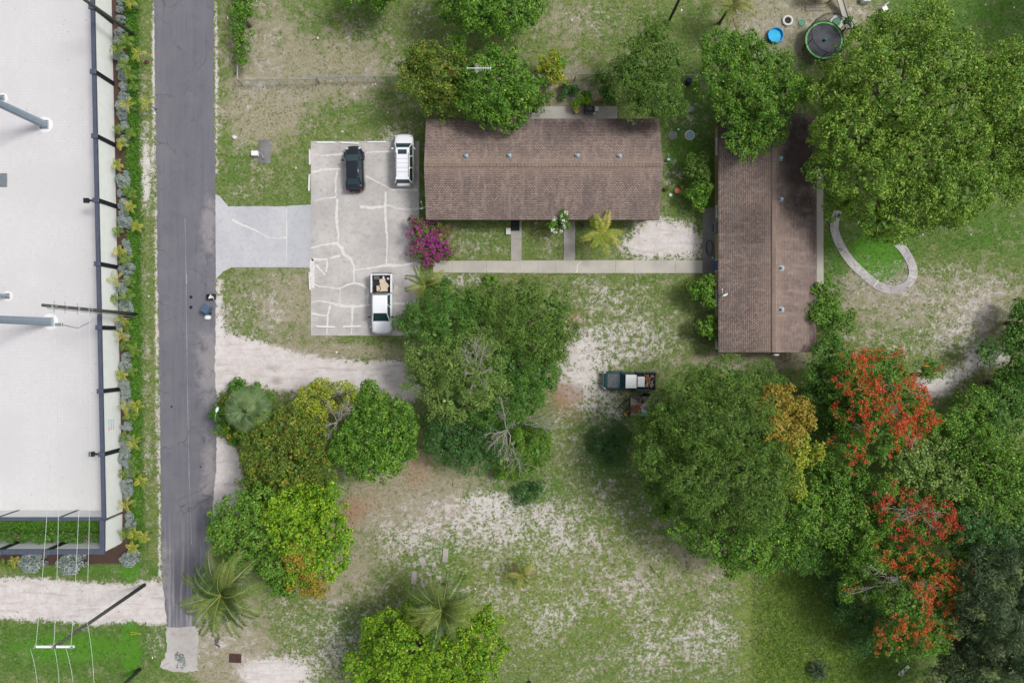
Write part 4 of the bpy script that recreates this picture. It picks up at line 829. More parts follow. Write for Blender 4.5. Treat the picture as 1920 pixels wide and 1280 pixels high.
def palm(name, label, px, py, z, L, nf, seed, pal=((58,90,40),(112,134,58)), wid=.55, group=None, lean=(0, 0), dead=0, el=(-.1, 1.15)):
    rng = np.random.default_rng(seed); x, y, _ = P(px, py, z); bx, by = x-lean[0], y-lean[1]
    t_ = thing(name, label, 'palm', (bx, by, 0), 0, group)
    pts = [(lean[0]*u**1.5, lean[1]*u**1.5, z*u) for u in (0, .2, .4, .6, .8, 1)]; r = .06+.016*z
    pts[0] = (0, 0, -.05)
    G().tube(pts, [r*1.5, r*1.1, r, r, r*.95, r*.8], 10).obj('trunk', M['bark'], t_, True)
    for i in range(nf):
        az = 2*math.pi*(i*.381966)+rng.normal(0, .15); e = el[0]+(el[1]-el[0])*(i+.5)/nf
        pp = ((120, 100, 70), (160, 140, 100)) if i < dead else pal
        Q, C = frond_geo(rng, L*rng.uniform(.85, 1.08)*(1-.25*(i/nf)**2), az, e, 1.15+.5*rng.random(), wid, 24, pp)
        Q[:, :, :] += np.array([lean[0], lean[1], z]); Q[:, :, 2] = np.maximum(Q[:, :, 2], .05)
        quads_obj('frond', Q, M['leaf'], t_, C)
    return t_
palm('coconut_palm', 'large coconut palm overhanging the south end of the road', 415, 1115, 7.5, 4.4, 24, 101, wid=.82, pal=((50,80,40),(118,136,62)))
palm('coconut_palm', 'coconut palm rising above the bottom edge tree', 828, 1142, 6.5, 3.8, 22, 102, wid=.72, pal=((58,88,42),(128,142,66)))
palm('coconut_palm', 'small sparse palm with yellowing fronds standing alone in the sandy lawn', 979, 1077, 1.6, 1.7, 8, 103, wid=.32, pal=((92,112,48),(160,156,76)), dead=2)
palm('coconut_palm', 'yellow golden palm beside the second front path of the house', 1128, 438, 3.1, 2.6, 8, 104, wid=.5, pal=((116,140,44),(216,198,92)), el=(.0, .9))
palm('coconut_palm', 'green palm at the parking lot corner below the bougainvillea', 798, 536, 2.4, 2.5, 9, 105, wid=.5, pal=((84,110,46),(142,150,66)), el=(.1, 1.0))
palm('coconut_palm', 'shaggy palm with dead brown fronds near the top edge', 1372, 8, 3.6, 2.7, 11, 106, wid=.5, pal=((80,104,52),(150,150,80)), dead=3)
palm('coconut_palm', 'tiny faint palm in the shade left of the big round tree', 1180, 915, 1.0, 1.3, 7, 107, wid=.25, pal=((96,124,62),(134,152,82)))
palm('cycad', 'dark spiky cycad in the grass near the bottom edge', 1533, 1256, .5, 1.2, 16, 108, wid=.2, pal=((36,58,44),(62,84,58)), el=(.1, 1.2))
palm('yucca', 'bright green yucca at the sidewalk edge by the central grove', 920, 524, .5, .75, 18, 109, wid=.16, pal=((70,112,34),(112,150,52)), el=(.2, 1.3))
palm('dwarf_palm', 'variegated yellow striped plant by the back garden fence', 1036, 148, 1.2, .8, 10, 110, wid=.18, pal=((130,150,60),(200,200,110)), el=(.2, 1.2))
def fan_geo(rng, r, pal):
    Q = []; n = 26
    for k in range(n):
        a = -2.3+4.6*k/(n-1); tip = np.array([math.cos(a)*r, math.sin(a)*r, -.28*r*(1+rng.random()*.5)]); m_ = tip*.55+np.array([0, 0, .1*r])
        w2 = np.array([-math.sin(a), math.cos(a), 0])*r*.038; Q.append([np.zeros(3), m_-w2, tip*rng.uniform(.85, 1.05), m_+w2])
    C = np.array(S(*pal[0]))+(np.array(S(*pal[1]))-np.array(S(*pal[0])))*np.clip(rng.random()+rng.normal(0, .2, (n, 1)), 0, 1)
    return np.array(Q), C
def fan_palm(label, px, py, z, nf, seed, L=1.6, rl=.85):
    rng = np.random.default_rng(seed); x, y, _ = P(px, py, z); t_ = thing('fan_palm', label, 'palm', (x, y, 0))
    G().tube([(0, 0, 0), (0, 0, z*.5), (0, 0, z)], [.2, .17, .16], 10).obj('trunk', M['bark'], t_, True)
    for i in range(nf):
        az = 2.39996*i; e = -.2+1.7*(i+.5)/nf; Q, C = fan_geo(rng, rl*rng.uniform(.85, 1.15), ((74,100,60),(128,150,98)))
        ce, se = math.cos(e-.35), math.sin(e-.35); tl = e-.35-(.9 if e > .8 else .3)*rng.random(); ce, se = math.cos(tl), math.sin(tl); M1 = np.array([[ce, 0, -se], [0, 1, 0], [se, 0, ce]]); ca, sa_ = math.cos(az), math.sin(az); M2 = np.array([[ca, -sa_, 0], [sa_, ca, 0], [0, 0, 1]])
        Q = Q@M1.T; o3 = np.array([math.cos(e)*L*.75, 0, math.sin(e)*L*.7+z]); Q = (Q+o3)@M2.T; o3[0] *= rng.uniform(.55, 1.05); end = M2@o3
        pet = np.array([0, 0, z]); s3 = np.array([-sa_, ca, 0])*.02
        Q = np.concatenate([Q, [[pet-s3, pet+s3, end+s3, end-s3]]]); C = np.concatenate([C, [S(120, 130, 80)]])
        quads_obj('fan_leaf', Q, M['leaf'], t_, C)
fan_palm('grey green fan palm rising out of the vine mound beside the road', 466, 768, 4.6, 34, 120, 1.9, .95)
# agave / screw pine in back garden
def spiky(name, label, px, py, z, n, L, seed, pal, wd=.06):
    rng = np.random.default_rng(seed); x, y, _ = P(px, py, 0); t_ = thing(name, label, 'plant', (x, y, 0)); Q = []; 
    for i in range(n):
        az = 2.39996*i; e = .15+1.0*i/n; p = np.array([0, 0, z]); l = L*rng.uniform(.75, 1.1); pr = p; s3 = np.array([-math.sin(az), math.cos(az), 0])
        for k in range(5):
            q_ = pr+np.array([math.cos(az)*math.cos(e), math.sin(az)*math.cos(e), math.sin(e)])*l/5; e -= .22
            w0, w1 = wd*(1-k/5)+.004, wd*(1-(k+1)/5)+.004; Q.append([pr-s3*w0, pr+s3*w0, q_+s3*w1, q_-s3*w1]); pr = q_
    c1, c2 = np.array(S(*pal[0])), np.array(S(*pal[1])); C = c1+(c2-c1)*np.repeat(rng.random((n, 1)), 5, 0)
    quads_obj('leaves', np.maximum(np.array(Q), [-99, -99, .04]), M['leaf'], t_, C); G().tube([(0, 0, 0), (0, 0, z)], .07, 8).obj('stem', M['bark'], t_)
spiky('screw_pine', 'long leaved spiky plant north of the back patio', 1117, 152, 1.1, 22, 1.5, 130, ((66,104,40),(120,140,60)))
spiky('agave', 'small grey green agave in the back garden litter', 1073, 168, .2, 16, .8, 131, ((62,88,58),(90,112,78)))
spiky('agave', 'pale ringed low plant beneath the golden palm', 1089, 424, .15, 14, .5, 132, ((60,90,50),(100,120,70)))

# bare branches
def bare_tree(label, base, tips, z0, seed, mat='deadwood', r0=.09, nsub=7):
    if base[0] > 1530 and base[1] > 600: tips = [(a_, b_, c_*.79) for a_, b_, c_ in tips]; z0 *= .78
    rng = np.random.default_rng(seed); bx, by, _ = P(*base, z0); t_ = thing('bare_branches', label, 'dead tree', (bx, by, 0)); g = G()
    g.tube([(0, 0, 0), (0, 0, z0*.5), (0, 0, z0)], [r0*1.8, r0*1.4, r0*1.1], 8)
    for (px, py, z) in tips:
        x, y, _ = P(px, py, z); e = np.array([x-bx, y-by, z]); pts = branch(g, (0, 0, z0), e, r0*.8, .015, rng, 8, .07); L = np.linalg.norm(e-np.array([0, 0, z0]))
        for k in range(nsub):
            i = int(rng.integers(2, 7)); d = unit(e-np.array([0, 0, z0])+rng.normal(size=3)*L*.55); d[2] *= .5; l = L*rng.uniform(.18, .42)
            s = branch(g, pts[i], np.array(pts[i])+d*l, r0*.26, .01, rng, 4, .12)
            for q_ in range(3):
                d2 = unit(d+rng.normal(size=3)*.6); j = int(rng.integers(1, 4)); branch(g, s[j], np.array(s[j])+d2*l*.45, r0*.13, .007, rng, 3, .1)
    g.obj('branches', M[mat], t_, True)
bare_tree('bare grey branches spread over the middle of the central grove', (893,700), [(893,632,8.8),(862,650,8.6),(915,640,8.6),(870,700,8.8),(925,690,8.4),(880,735,8.4),(912,725,8.4)], 7.6, 201, r0=.05, nsub=14)
bare_tree('long pale dead branches hanging over the south side of the grove', (950,805), [(978,885,5.4),(905,815,6.4),(950,870,5.6),(935,855,5.8),(938,740,6.8),(965,790,6.8),(915,840,6)], 5.8, 202, r0=.06, nsub=12)
bare_tree('tangle of fine dead twigs on the east side of the central grove', (978,795), [(1045,790,3.4),(1040,770,3.6),(1045,805,3.2),(1020,745,4),(1000,780,3.6)], 3.0, 203, r0=.05, nsub=12)
bare_tree('bare grey branches between two trees beside the sand drive', (632,790), [(612,750,5.8),(660,762,5.8),(608,800,5.6),(625,815,5.4),(612,825,5.4),(655,752,6),(640,770,6)], 4.9, 204, r0=.055, nsub=12)
bare_tree('pale forked twigs in the dark gap of the tree by the sidewalk', (958,640), [(965,600,5.8),(952,612,5.6),(970,628,5.2),(955,630,5.2)], 4.2, 205, r0=.06, nsub=5)
bare_tree('grey twigs showing among the red blossoms of the largest flame tree', (1690,790), [(1700,800,10.9),(1668,765,10.9),(1715,845,10.6),(1660,700,10.6),(1600,805,10.2)], 9.4, 206, r0=.028, nsub=8)
bare_tree('grey twigs showing among the crimson blossoms', (1720,960), [(1660,950,10.6),(1740,940,10.8),(1750,990,10.8),(1690,975,10.6),(1775,960,10.4)], 9.2, 207, r0=.028, nsub=8)
bare_tree('grey twigs showing among the orange red blossoms', (1690,1090), [(1650,1080,10.2),(1670,1085,10.4),(1760,1100,11),(1620,1060,9.4),(1745,1130,11),(1585,1110,8)], 8.8, 208, r0=.028, nsub=8)
bare_tree('leafless grey sapling by the back garden fence', (1080,140), [(1090,120,2.6),(1060,118,2.4),(1075,105,2.6),(1068,150,2)], 1.4, 209, r0=.035, nsub=6)

# ------------------------------------------------------------------ planting strip beside the boundary wall
STRIP_PALMS = [(245,5),(237,75),(220,92),(258,100),(232,122),(243,138),(249,162),(238,196),(273,192),(222,243),(243,252),(227,270),(220,310),(238,355),(248,366),(243,386),(220,433),(256,425),(222,471),(235,486),(215,525),(243,528),(213,560),(238,555),(227,597),(240,613),(228,630),(233,648),(252,657),(247,697),(228,704),(238,762),(256,762),(245,780),(234,818),(250,830),(248,866),(231,888),(251,885),(262,901),(236,945),(254,941),(235,1000),(250,1000),(270,1006),(248,1025),(8,1060),(28,1052)]
rnp = np.random.default_rng(77); protos = []
YEL, GRN = ((122,148,46),(188,182,76)), ((80,118,42),(134,156,60))
for k in range(4):
    t_ = thing('young_palm', 'x', 'palm', (0, 0, -50)); z = 1.15+.25*k
    G().tube([(0, 0, 0), (.03, 0, z*.5), (.05, 0, z)], [.07, .05, .04], 8).obj('trunk', M['plank'], t_, True)
    Qs, Cs = [], []
    for i in range(5+k % 3):
        Q, C = frond_geo(rnp, .62+.1*k, 2.39996*i+k, .3+.12*i, 1.5+.3*rnp.random(), .2, 14, YEL if k % 2 else GRN); Qs.append(Q+np.array([.05, 0, z])); Cs.append(C)
    quads_obj('fronds', np.concatenate(Qs), M['leaf'], t_, np.concatenate(Cs)); protos.append(t_)
ORD = ['first','second','third','fourth','fifth','sixth','seventh','eighth','ninth','tenth','eleventh','twelfth','thirteenth','fourteenth','fifteenth','sixteenth','seventeenth','eighteenth','nineteenth','twentieth']
def ordinal(i):
    if i < 20: return ORD[i]
    a, b_ = divmod(i+1, 10); tens = {2:'twenty',3:'thirty',4:'forty',5:'fifty',6:'sixty'}[a]
    return tens+'-'+ORD[b_-1] if b_ else {'twenty':'twentieth','thirty':'thirtieth','forty':'fortieth','fifty':'fiftieth','sixty':'sixtieth'}[tens]
def landmark(y):
    for lim, s in ((120,'beside the topmost wall panels'),(230,'level with the upper grey column'),(340,'level with the black parked car'),(400,'near the first wall bracket'),(520,'level with the concrete driveway'),(640,'near the leaning utility pole'),(740,'level with the sand drive'),(860,'level with the fan palm'),(960,'near the lower end of the yard'),(2000,'by the hedge court corner')):
        if y < lim: return s
order = sorted(range(len(STRIP_PALMS)), key=lambda i: STRIP_PALMS[i][1])
cnt = 0
for i in order:
    x, y = STRIP_PALMS[i]; k = int(rnp.integers(0, 4)) if not (x > 255) else int(rnp.choice([1, 3])); z = 1.15+.25*k; q = P(x, y, z)
    c = copy_tree(protos[k]); c.location = (q[0], q[1], 0); c.rotation_euler = (0, 0, rnp.uniform(0, 6.28)); c.scale = (1, 1, 1)
    c['group'] = 'young palms in the strip beside the boundary wall'
    if x < 60: c['label'] = ('leftmost' if x < 20 else 'second from left')+' of the two young palms south of the hedge court'
    else: c['label'] = '%s strip palm from the top, %s, %s' % (ordinal(cnt), 'yellow' if k % 2 else 'light green', landmark(y)); cnt += 1
def kill(o):
    for ch in list(o.children): kill(ch)
    bpy.data.objects.remove(o)
for p_ in protos: kill(p_)
sil = [(222,3),(219,17),(222,33),(218,62),(219,75),(221,107),(221,125),(223,143),(225,162),(228,183),(222,197),(224,217),(226,234),(230,262),(229,326),(227,342),(224,360),(228,379),(229,395),(230,418),(232,453),(234,468),(233,487),(236,503),(231,523),(225,540),(227,563),(231,573),(222,612),(232,630),(232,668),(231,686),(229,722),(231,735),(231,748),(230,762),(232,797),(229,826),(231,842),(230,858),(234,872),(236,886),(233,905),(234,918),(234,932),(238,967),(239,982)]
sprotos = []
for k in range(4):
    rng = np.random.default_rng(300+k); Q, C, tp, lb = crown_geo([(0, 0, .42+.05*k, .75), (.12, .2-.1*k, .3, .6)], 'silver', rng, rc=.2, leaf=(.13, .055), per=60, spacing=.2, fill=False)
    Q[:, :, 2] = np.maximum(Q[:, :, 2], .03); o = quads_obj('silver_shrub', Q, M['leaf'], None, C); sprotos.append(o)
for i, (x, y) in enumerate(sil):
    k = i % 4; o = bpy.data.objects.new('silver_shrub', sprotos[k].data); COL.objects.link(o); q = P(x+3, y, .5); o.location = (q[0], q[1], 0); o.rotation_euler = (0, 0, rnp.uniform(0, 6.28))
    s = rnp.uniform(.55, 1.02); o.scale = (s, s*rnp.uniform(.8, 1.25), s)
    tag(o, '%s silvery shrub from the top, %s' % (ordinal(i), landmark(y)), 'shrub', 'silvery shrubs along the boundary wall')
for (x, y, sc_, lb) in ((67,1052,2.0,'left one of two big silver shrubs south of the hedge court'),(141,1054,2.1,'right one of two big silver shrubs south of the hedge court'),(246,1048,1.5,'sprawling silver shrub outside the hedge court corner')):
    o = bpy.data.objects.new('silver_shrub', sprotos[1].data); COL.objects.link(o); q = P(x, y, .6); o.location = (q[0], q[1], 0); o.scale = (sc_, sc_*.85, sc_*.9); tag(o, lb, 'shrub', 'silvery shrubs along the boundary wall')
for s_ in sprotos: bpy.data.objects.remove(s_)

# ------------------------------------------------------------------ grass tufts and low ground cover (stuff)
def in_paved(px, py):
    m_ = np.zeros(px.shape, bool)
    for p in PAVED: m_ |= polymask(px, py, p, 2) > .35
    for r_ in ((796,223,1241,412),(1340,218,1531,660)): m_ |= (px > r_[0]+6) & (px < r_[2]-6) & (py > r_[1]+8) & (py < r_[3]-8)
    return m_
rng = np.random.default_rng(9)
n = 90000; px = rng.uniform(-20, 1940, n); py = rng.uniform(-20, 1300, n)
f = fields(px, py); keep = (rng.random(n) > np.clip(f[0]*1.25, 0, .97)) & (rng.random(n) < .35+.65*np.clip(f[1]+f[5]*.7, 0, 1)) & ~in_paved(px, py) & (f[4] < .3)
px, py, f = px[keep], py[keep], [a[keep] for a in f]
x = (px-960)/20; y = (640-py)/20; n = len(px); hgt = rng.uniform(.04, .1, n)*(1+.8*np.clip(f[5], 0, 1.2))
Q, C = [], []
cl_ = np.array(S(74,108,38)); cd = np.array(S(132,130,86)); cm = np.array(S(90,112,54)); cy_ = np.array(S(134,148,66))
u = np.clip(f[1], 0, 1)[:, None]; dcol = np.clip(f[2]*.9, 0, 1)[:, None]; yy = np.clip(f[5]*.7, 0, 1)[:, None]
base = cm*(1-u)+cl_*u; base = base*(1-yy)+cy_*yy; pick = rng.random((n, 1)) < dcol*.35; base = np.where(pick, cd, base)
for k in range(3):
    az = rng.uniform(0, 6.28, n); d = np.stack([np.cos(az), np.sin(az)], 1); L = hgt*rng.uniform(1, 1.8, n)
    b0 = np.stack([x, y, np.full(n, .005)], 1)+np.concatenate([rng.normal(0, .03, (n, 2)), np.zeros((n, 1))], 1)
    tip = b0+np.concatenate([d*L[:, None], hgt[:, None]], 1); s = np.stack([-d[:, 1], d[:, 0], np.zeros(n)], 1)*.02; m_ = b0*.45+tip*.55+np.array([0, 0, .02])
    Q.append(np.stack([b0, m_-s, tip, m_+s], 1)); C.append(base*rng.uniform(.75, 1.25, (n, 1)))
gr = quads_obj('grass', np.concatenate(Q), M['leaf'], None, np.concatenate(C)); tag(gr, 'short patchy grass growing over the sandy ground', 'grass', kind='stuff')
n = 26000; t1 = rng.uniform(-10, 1030, n); px = 247+.012*t1+rng.normal(0, 6.5, n); py = t1
inner = rng.random(n) < .12; px = np.where(inner, rng.uniform(-10, 205, n), px); py = np.where(inner, rng.uniform(972, 1000, n), py)
q = np.stack([(px-960)/20, (640-py)/20, rng.uniform(.03, .22, n)], 1)
tag(quads_obj('ground_cover', leaf_quads(rng, q, unit(np.array([0, 0, 1.])+rng.normal(size=(n, 3))*.5), .16, .09), M['leaf'], None, tint(rng, 'brightgrass', rng.random(n), n)), 'dark green ground cover band beside the mulch bed', 'ground cover', kind='stuff')
n = 30000; px = rng.uniform(1410, 1720, n); py = rng.uniform(1040, 1300, n); k_ = polymask(px, py, [(1415,1070),(1540,1040),(1600,1080),(1640,1200),(1720,1210),(1740,1300),(1425,1300)], 42) > rng.random(n); px, py = px[k_], py[k_]; n = len(px)
q = np.stack([(px-960)/20, (640-py)/20, rng.uniform(.05, .35, n)], 1)
tag(quads_obj('tall_grass', leaf_quads(rng, q, unit(np.array([0, 0, .6])+rng.normal(size=(n, 3))*.7), .32, .045), M['leaf'], None, np.where(rng.random((n, 1)) < .45, tint(rng, 'dusty', rng.random(n), n)*1.05, tint(rng, 'grassy', rng.random(n), n))), 'rough taller yellow green grass left of the red blossomed woods', 'grass', kind='stuff')

# ------------------------------------------------------------------ fence
def fence(label, pts, hgt=1.25, seed=1):
    o = P(*pts[0]); t_ = thing('chain_link_fence', label, 'fence', o); g = G(); gw = G()
    for i in range(len(pts)-1):
        a, c = Vector(P(*pts[i]))-Vector(o), Vector(P(*pts[i+1]))-Vector(o); L = (c-a).length; n = max(1, round(L/3)); d = (c-a).normalized()
        for k in range(n+1):
            q_ = a.lerp(c, k/n); G().tube([(q_.x, q_.y, 0), (q_.x, q_.y, hgt+.05)], .03, 8).obj('post', M['galv'], t_)
        g.tube([a+Vector((0, 0, hgt)), c+Vector((0, 0, hgt))], .045, 8)
        m_ = int(L/.12)
        for k in range(m_):
            for s in (0, 1):
                b0 = a+d*(k*.12); b1 = b0+d*min(.5, L-k*.12) if True else b0
                z0, z1 = (0.03, hgt) if s else (hgt, .03); gw.tube([(b0.x, b0.y, z0), (b1.x, b1.y, z1)], .004, 3, False)
    g.obj('top_rail', M['galv'], t_); gw.obj('wire_mesh', M['galv'], t_)
fence('grey chain link fence crossing the dry lawn below the narrow hedge', [(455,-10),(455,160),(599,158),(599,154),(760,152),(800,152)])
fence('short stretch of chain link fence behind the back garden', [(1040,148),(1115,148),(1160,148)])
fence('bit of chain link fence between two trees above the second house', [(1275,151),(1340,150)])

# ------------------------------------------------------------------ utility poles, wires, street lamps
def vz(px, py, z): return Vector(P(px, py, z))
def pole(label, base, top, z, r=.17, rt=.12, parts=True):
    b0 = Vector(P(*base)); t1 = vz(*top, z); t_ = thing('utility_pole', label, 'utility pole', tuple(b0)); d = t1-b0
    G().tube([(0, 0, -.1), tuple(d*.5), tuple(d)], [r, (r+rt)/2, rt], 12).obj('shaft', M['pole_wood'], t_, True); return t_, b0, t1
pA, a0, a1 = pole('tall wooden utility pole beside the leaf strip halfway down the road', (256,589), (80,572), 12.5)
d = a1-a0
for u in (.55, .68, .8, .9):
    q_ = d*u; G().box((q_.x, q_.y, q_.z), (.5, .12, .08)).tube([(q_.x, q_.y-.5, q_.z), (q_.x, q_.y+.45, q_.z)], .03, 6).obj('bracket', M['galv'], pA)
q_ = d*.45; G().tube([(q_.x, q_.y-.1, q_.z), (q_.x-.6, q_.y-1.0, q_.z+.3), (q_.x-1.6, q_.y-1.5, q_.z+.4), (q_.x-3.0, q_.y-1.2, q_.z+.4)], .045, 8).obj('lamp_bracket', M['galv'], pA)
G().bbox((q_.x-3.2, q_.y-1.2, q_.z+.4), (.6, .25, .16), .04).obj('lamp_head', M['galv'], pA)
G().tube([(0.05, -.25, 0), tuple(d*.97+Vector((.05, -.2, 0)))], .03, 6).obj('conduit', M['galv'], pA)
pB, b0_, b1_ = pole('leaning looking wooden power pole with a white crossarm above the green corner lawn', (271,1096), (101,1213), 12.4)
d = b1_-b0_
G().box((d.x-.05, d.y, d.z-.15), (3.0, .16, .14)).obj('crossarm', M['white_paint'], pB)
for s in (-1.4, 0, 1.4): G().lathe([(.05, 0), (.08, .06), (.05, .14), (.07, .2), (.03, .26)], (d.x-.05+s, d.y, d.z-.08), 10).obj('insulator', M['galv'], pB)
g = G(); g.tube([(d.x-.9, d.y, d.z-.2), (d.x, d.y, d.z-1.0), (d.x+.8, d.y, d.z-.2)], .025, 6); g.obj('brace', M['galv'], pB)
d2 = d*.75; G().box((d2.x, d2.y, d2.z), (.6, .12, .08)).obj('lower_bracket', M['galv'], pB)
pC, _, _ = pole('wooden pole cut off by the bottom edge below the power pole', (262,1254), (120,1390), 10)
pD, _, _ = pole('wooden pole crossing the wall at the top left corner', (252,66), (80,-56), 11)
pE, _, _ = pole('dark pole leaving the top edge north of the dusty green tree', (1255,38), (1320,-96), 11, .13, .1)
pLL, l0, l1 = pole('slim street lamp pole standing in the vine mound by the road', (445,776), (403,786), 5.0, .06, .045)
pLL.name = 'street_lamp'; pLL['category'] = 'street lamp'; d = l1-l0
G().tube([tuple(d), (d.x+.1, d.y+.35, d.z+.15), (d.x+.18, d.y+.6, d.z+.15)], .025, 6).obj('arm', M['galv'], pLL)
g = G().lathe([(.02, 0), (.16, .02), (.15, .09), (.05, .13)], (0, 0, 0), 14, .8, 1.7); o = g.obj('lamp_head', M['white_paint'], pLL, True); o.location = (d.x+.24, d.y+.85, d.z+.1); o.rotation_euler = (0, 0, R(-20))
def wire(label, a, c, sag, r=.016):
    a, c = Vector(a), Vector(c); pts = []
    for k in range(25):
        u = k/24; p_ = a.lerp(c, u)-a; p_.z -= sag*4*u*(1-u); pts.append(tuple(p_))
    o = G().tube(pts, r, 5).obj('power_line', M['wire_white'], None, loc=tuple(a)); tag(o, label, 'power line', 'overhead wires from the power pole'); return o
def W(px, py, z): return P(px, py, z)
wire('leftmost overhead wire running north from the white crossarm', W(67,1210,12.3), W(97,572,12.1), .6)
wire('centre overhead wire running north from the white crossarm', W(101,1209,12.3), W(99,572,11.9), .6)
wire('rightmost overhead wire running north from the white crossarm', W(133,1210,12.3), W(148,573,11.0), .6)
wire('lower overhead wire running north from the bracket below the crossarm', W(162,1166,9.2), W(167,576,9.3), .3)
for lb, a, c in (('leftmost overhead wire dropping off the bottom edge',(57,1216,12.3),(72,1330,11.5)),('centre overhead wire dropping off the bottom edge',(102,1214,12.3),(110,1330,11.5)),('overhead wire right of centre dropping off the bottom edge',(124,1216,12.3),(140,1330,11.5)),('rightmost overhead wire dropping off the bottom edge',(164,1167,9.2),(177,1330,8.8))):
    wire(lb, W(*a), W(*c), .25)

# ------------------------------------------------------------------ vehicles (front = local +x)
def wheels(t_, xs_, yw, r=.35, wd=.24):
    for x in xs_:
        for s in (-1, 1):
            wv = G().lathe([(r*.6, -wd/2), (r*.94, -wd/2), (r, -wd*.35), (r, wd*.35), (r*.94, wd/2), (r*.6, wd/2)], n=24).obj('wheel', M['rubber'], t_, True)
            wv.rotation_euler = (R(90), 0, 0); wv.location = (x, s*yw, r)
            G().lathe([(r*.15, -wd/2-.01), (r*.58, -wd*.45), (r*.6, wd*.45), (r*.15, wd/2+.01)], n=14).obj('rim', M['chrome'], wv)
def slab(t_, name, pts, mat, th=.02):
    """thin panel from 4 corner points, extruded along its normal"""
    p = [Vector(q) for q in pts]; nrm = (p[1]-p[0]).cross(p[3]-p[0]).normalized()
    v_ = [tuple(q) for q in p]+[tuple(q+nrm*th) for q in p]
    return mesh_obj(name, v_, [(3,2,1,0),(4,5,6,7),(0,1,5,4),(1,2,6,5),(2,3,7,6),(3,0,4,7)], mat, t_)
def cabin(t_, x_cowl, x_rf, x_rr, x_tail, zb, zr, wb, wr, paint, split=(), sunroof=None, tail_glass=True):
    """greenhouse frame in paint with glass panels set 12 mm proud, roof panel on top"""
    g = G(); v0 = [(x_cowl, wb, zb), (x_cowl, -wb, zb), (x_tail, -wb, zb), (x_tail, wb, zb), (x_rf, wr, zr), (x_rf, -wr, zr), (x_rr, -wr, zr), (x_rr, wr, zr)]
    g.v = v0; g.f = [(4,7,6,5),(0,4,5,1),(1,5,6,2),(2,6,7,3),(3,7,4,0)]; g.obj('cabin_frame', paint, t_)
    L = lambda a, c, u: tuple(Vector(a).lerp(Vector(c), u))
    def panel(a, b_, c, d_, m1, m2, name, mat):   # inset quad: a,b bottom ; d,c top
        A_, B_, C_, D_ = [Vector(q) for q in (a, b_, c, d_)]
        bil = lambda u, v_: (A_.lerp(B_, u)).lerp(D_.lerp(C_, u), v_)
        slab(t_, name, [bil(m1, m2), bil(1-m1, m2), bil(1-m1, 1-m2), bil(m1, 1-m2)], mat, .012)
    panel(v0[1], v0[0], v0[4], v0[5], .06, .06, 'windshield', M['glass'])
    if tail_glass: panel(v0[3], v0[2], v0[6], v0[7], .08, .1, 'rear_window', M['glass'])
    n = len(split)+1; us = [0]+list(split)+[1]
    for s, (bf, br_, tr, tf) in ((1, (v0[0], v0[3], v0[7], v0[4])), (-1, (v0[2], v0[1], v0[5], v0[6]))):
        for i in range(n):
            u0, u1 = (us[i], us[i+1]) if s == 1 else (1-us[i+1], 1-us[i])
            panel(L(bf, br_, u0), L(bf, br_, u1), L(tf, tr, u1), L(tf, tr, u0), .05, .1, 'side_window', M['glass'])
    g = G(); g.loft([(x_rf+.02, wr-.06, zr-.02, zr+.012), (x_rf-.1, wr+.01, zr-.02, zr+.05), ((x_rf+x_rr)/2, wr+.02, zr-.02, zr+.065), (x_rr+.08, wr+.01, zr-.02, zr+.05), (x_rr-.02, wr-.06, zr-.02, zr+.012)], 20, .3)
    rf = g.obj('roof', paint, t_, True)
    if sunroof: G().bbox((sunroof[0], 0, zr+.075), (sunroof[1], sunroof[2], .02), .008).obj('sunroof', M['glass'], rf)
    return rf
def mirrors(t_, x, y, z, mat):
    for s in (-1, 1): G().bbox((x, s*(y+.1), z), (.14, .22, .15), .03).obj('mirror', mat, t_)
def lamps(t_, xf, xr, y, zf, zr, w_=.3):
    for s in (-1, 1):
        G().bbox((xf, s*y, zf), (.16, w_*.8, .1), .03, s*R(-24)).obj('headlight', M['clear_lamp'], t_)
        G().bbox((xr, s*y, zr), (.1, w_*.7, .22), .02).obj('taillight', M['red_lamp'], t_)
def vehicle(name, label, cat, px, py, rz): x, y, _ = P(px, py); return thing(name, label, cat, (x, y, .04), R(rz))
# black hatchback
t_ = vehicle('parked_car', 'glossy black car parked nose up in the parking lot', 'car', 667, 320, 92)
G().loft([(2.15,.28,.34,.52),(2.1,.5,.3,.62),(1.98,.68,.25,.7),(1.75,.8,.22,.77),(1.4,.86,.2,.85),(.9,.89,.2,.92),(.2,.88,.2,.95),(-.6,.89,.2,.96),(-1.3,.92,.2,.99),(-1.75,.89,.22,.97),(-1.98,.8,.25,.9),(-2.1,.62,.3,.8),(-2.15,.4,.36,.66)], 22, .5).obj('body', M['car_black'], t_, True)
cabin(t_, 1.28, .5, -1.0, -1.62, .88, 1.38, .77, .55, M['car_black'], (.45,))
slab(t_, 'spoiler', [(-1.72,-.7,1.05),(-1.72,.7,1.05),(-1.98,.7,1.08),(-1.98,-.7,1.08)], M['car_black'], .03)
mirrors(t_, .75, .86, .95, M['car_black']); lamps(t_, 1.88, -2.0, .58, .7, .86); wheels(t_, (1.32, -1.3), .78, .33)
G().box((-2.13, 0, .62), (.03, .5, .13)).obj('number_plate', M['white_paint'], t_)

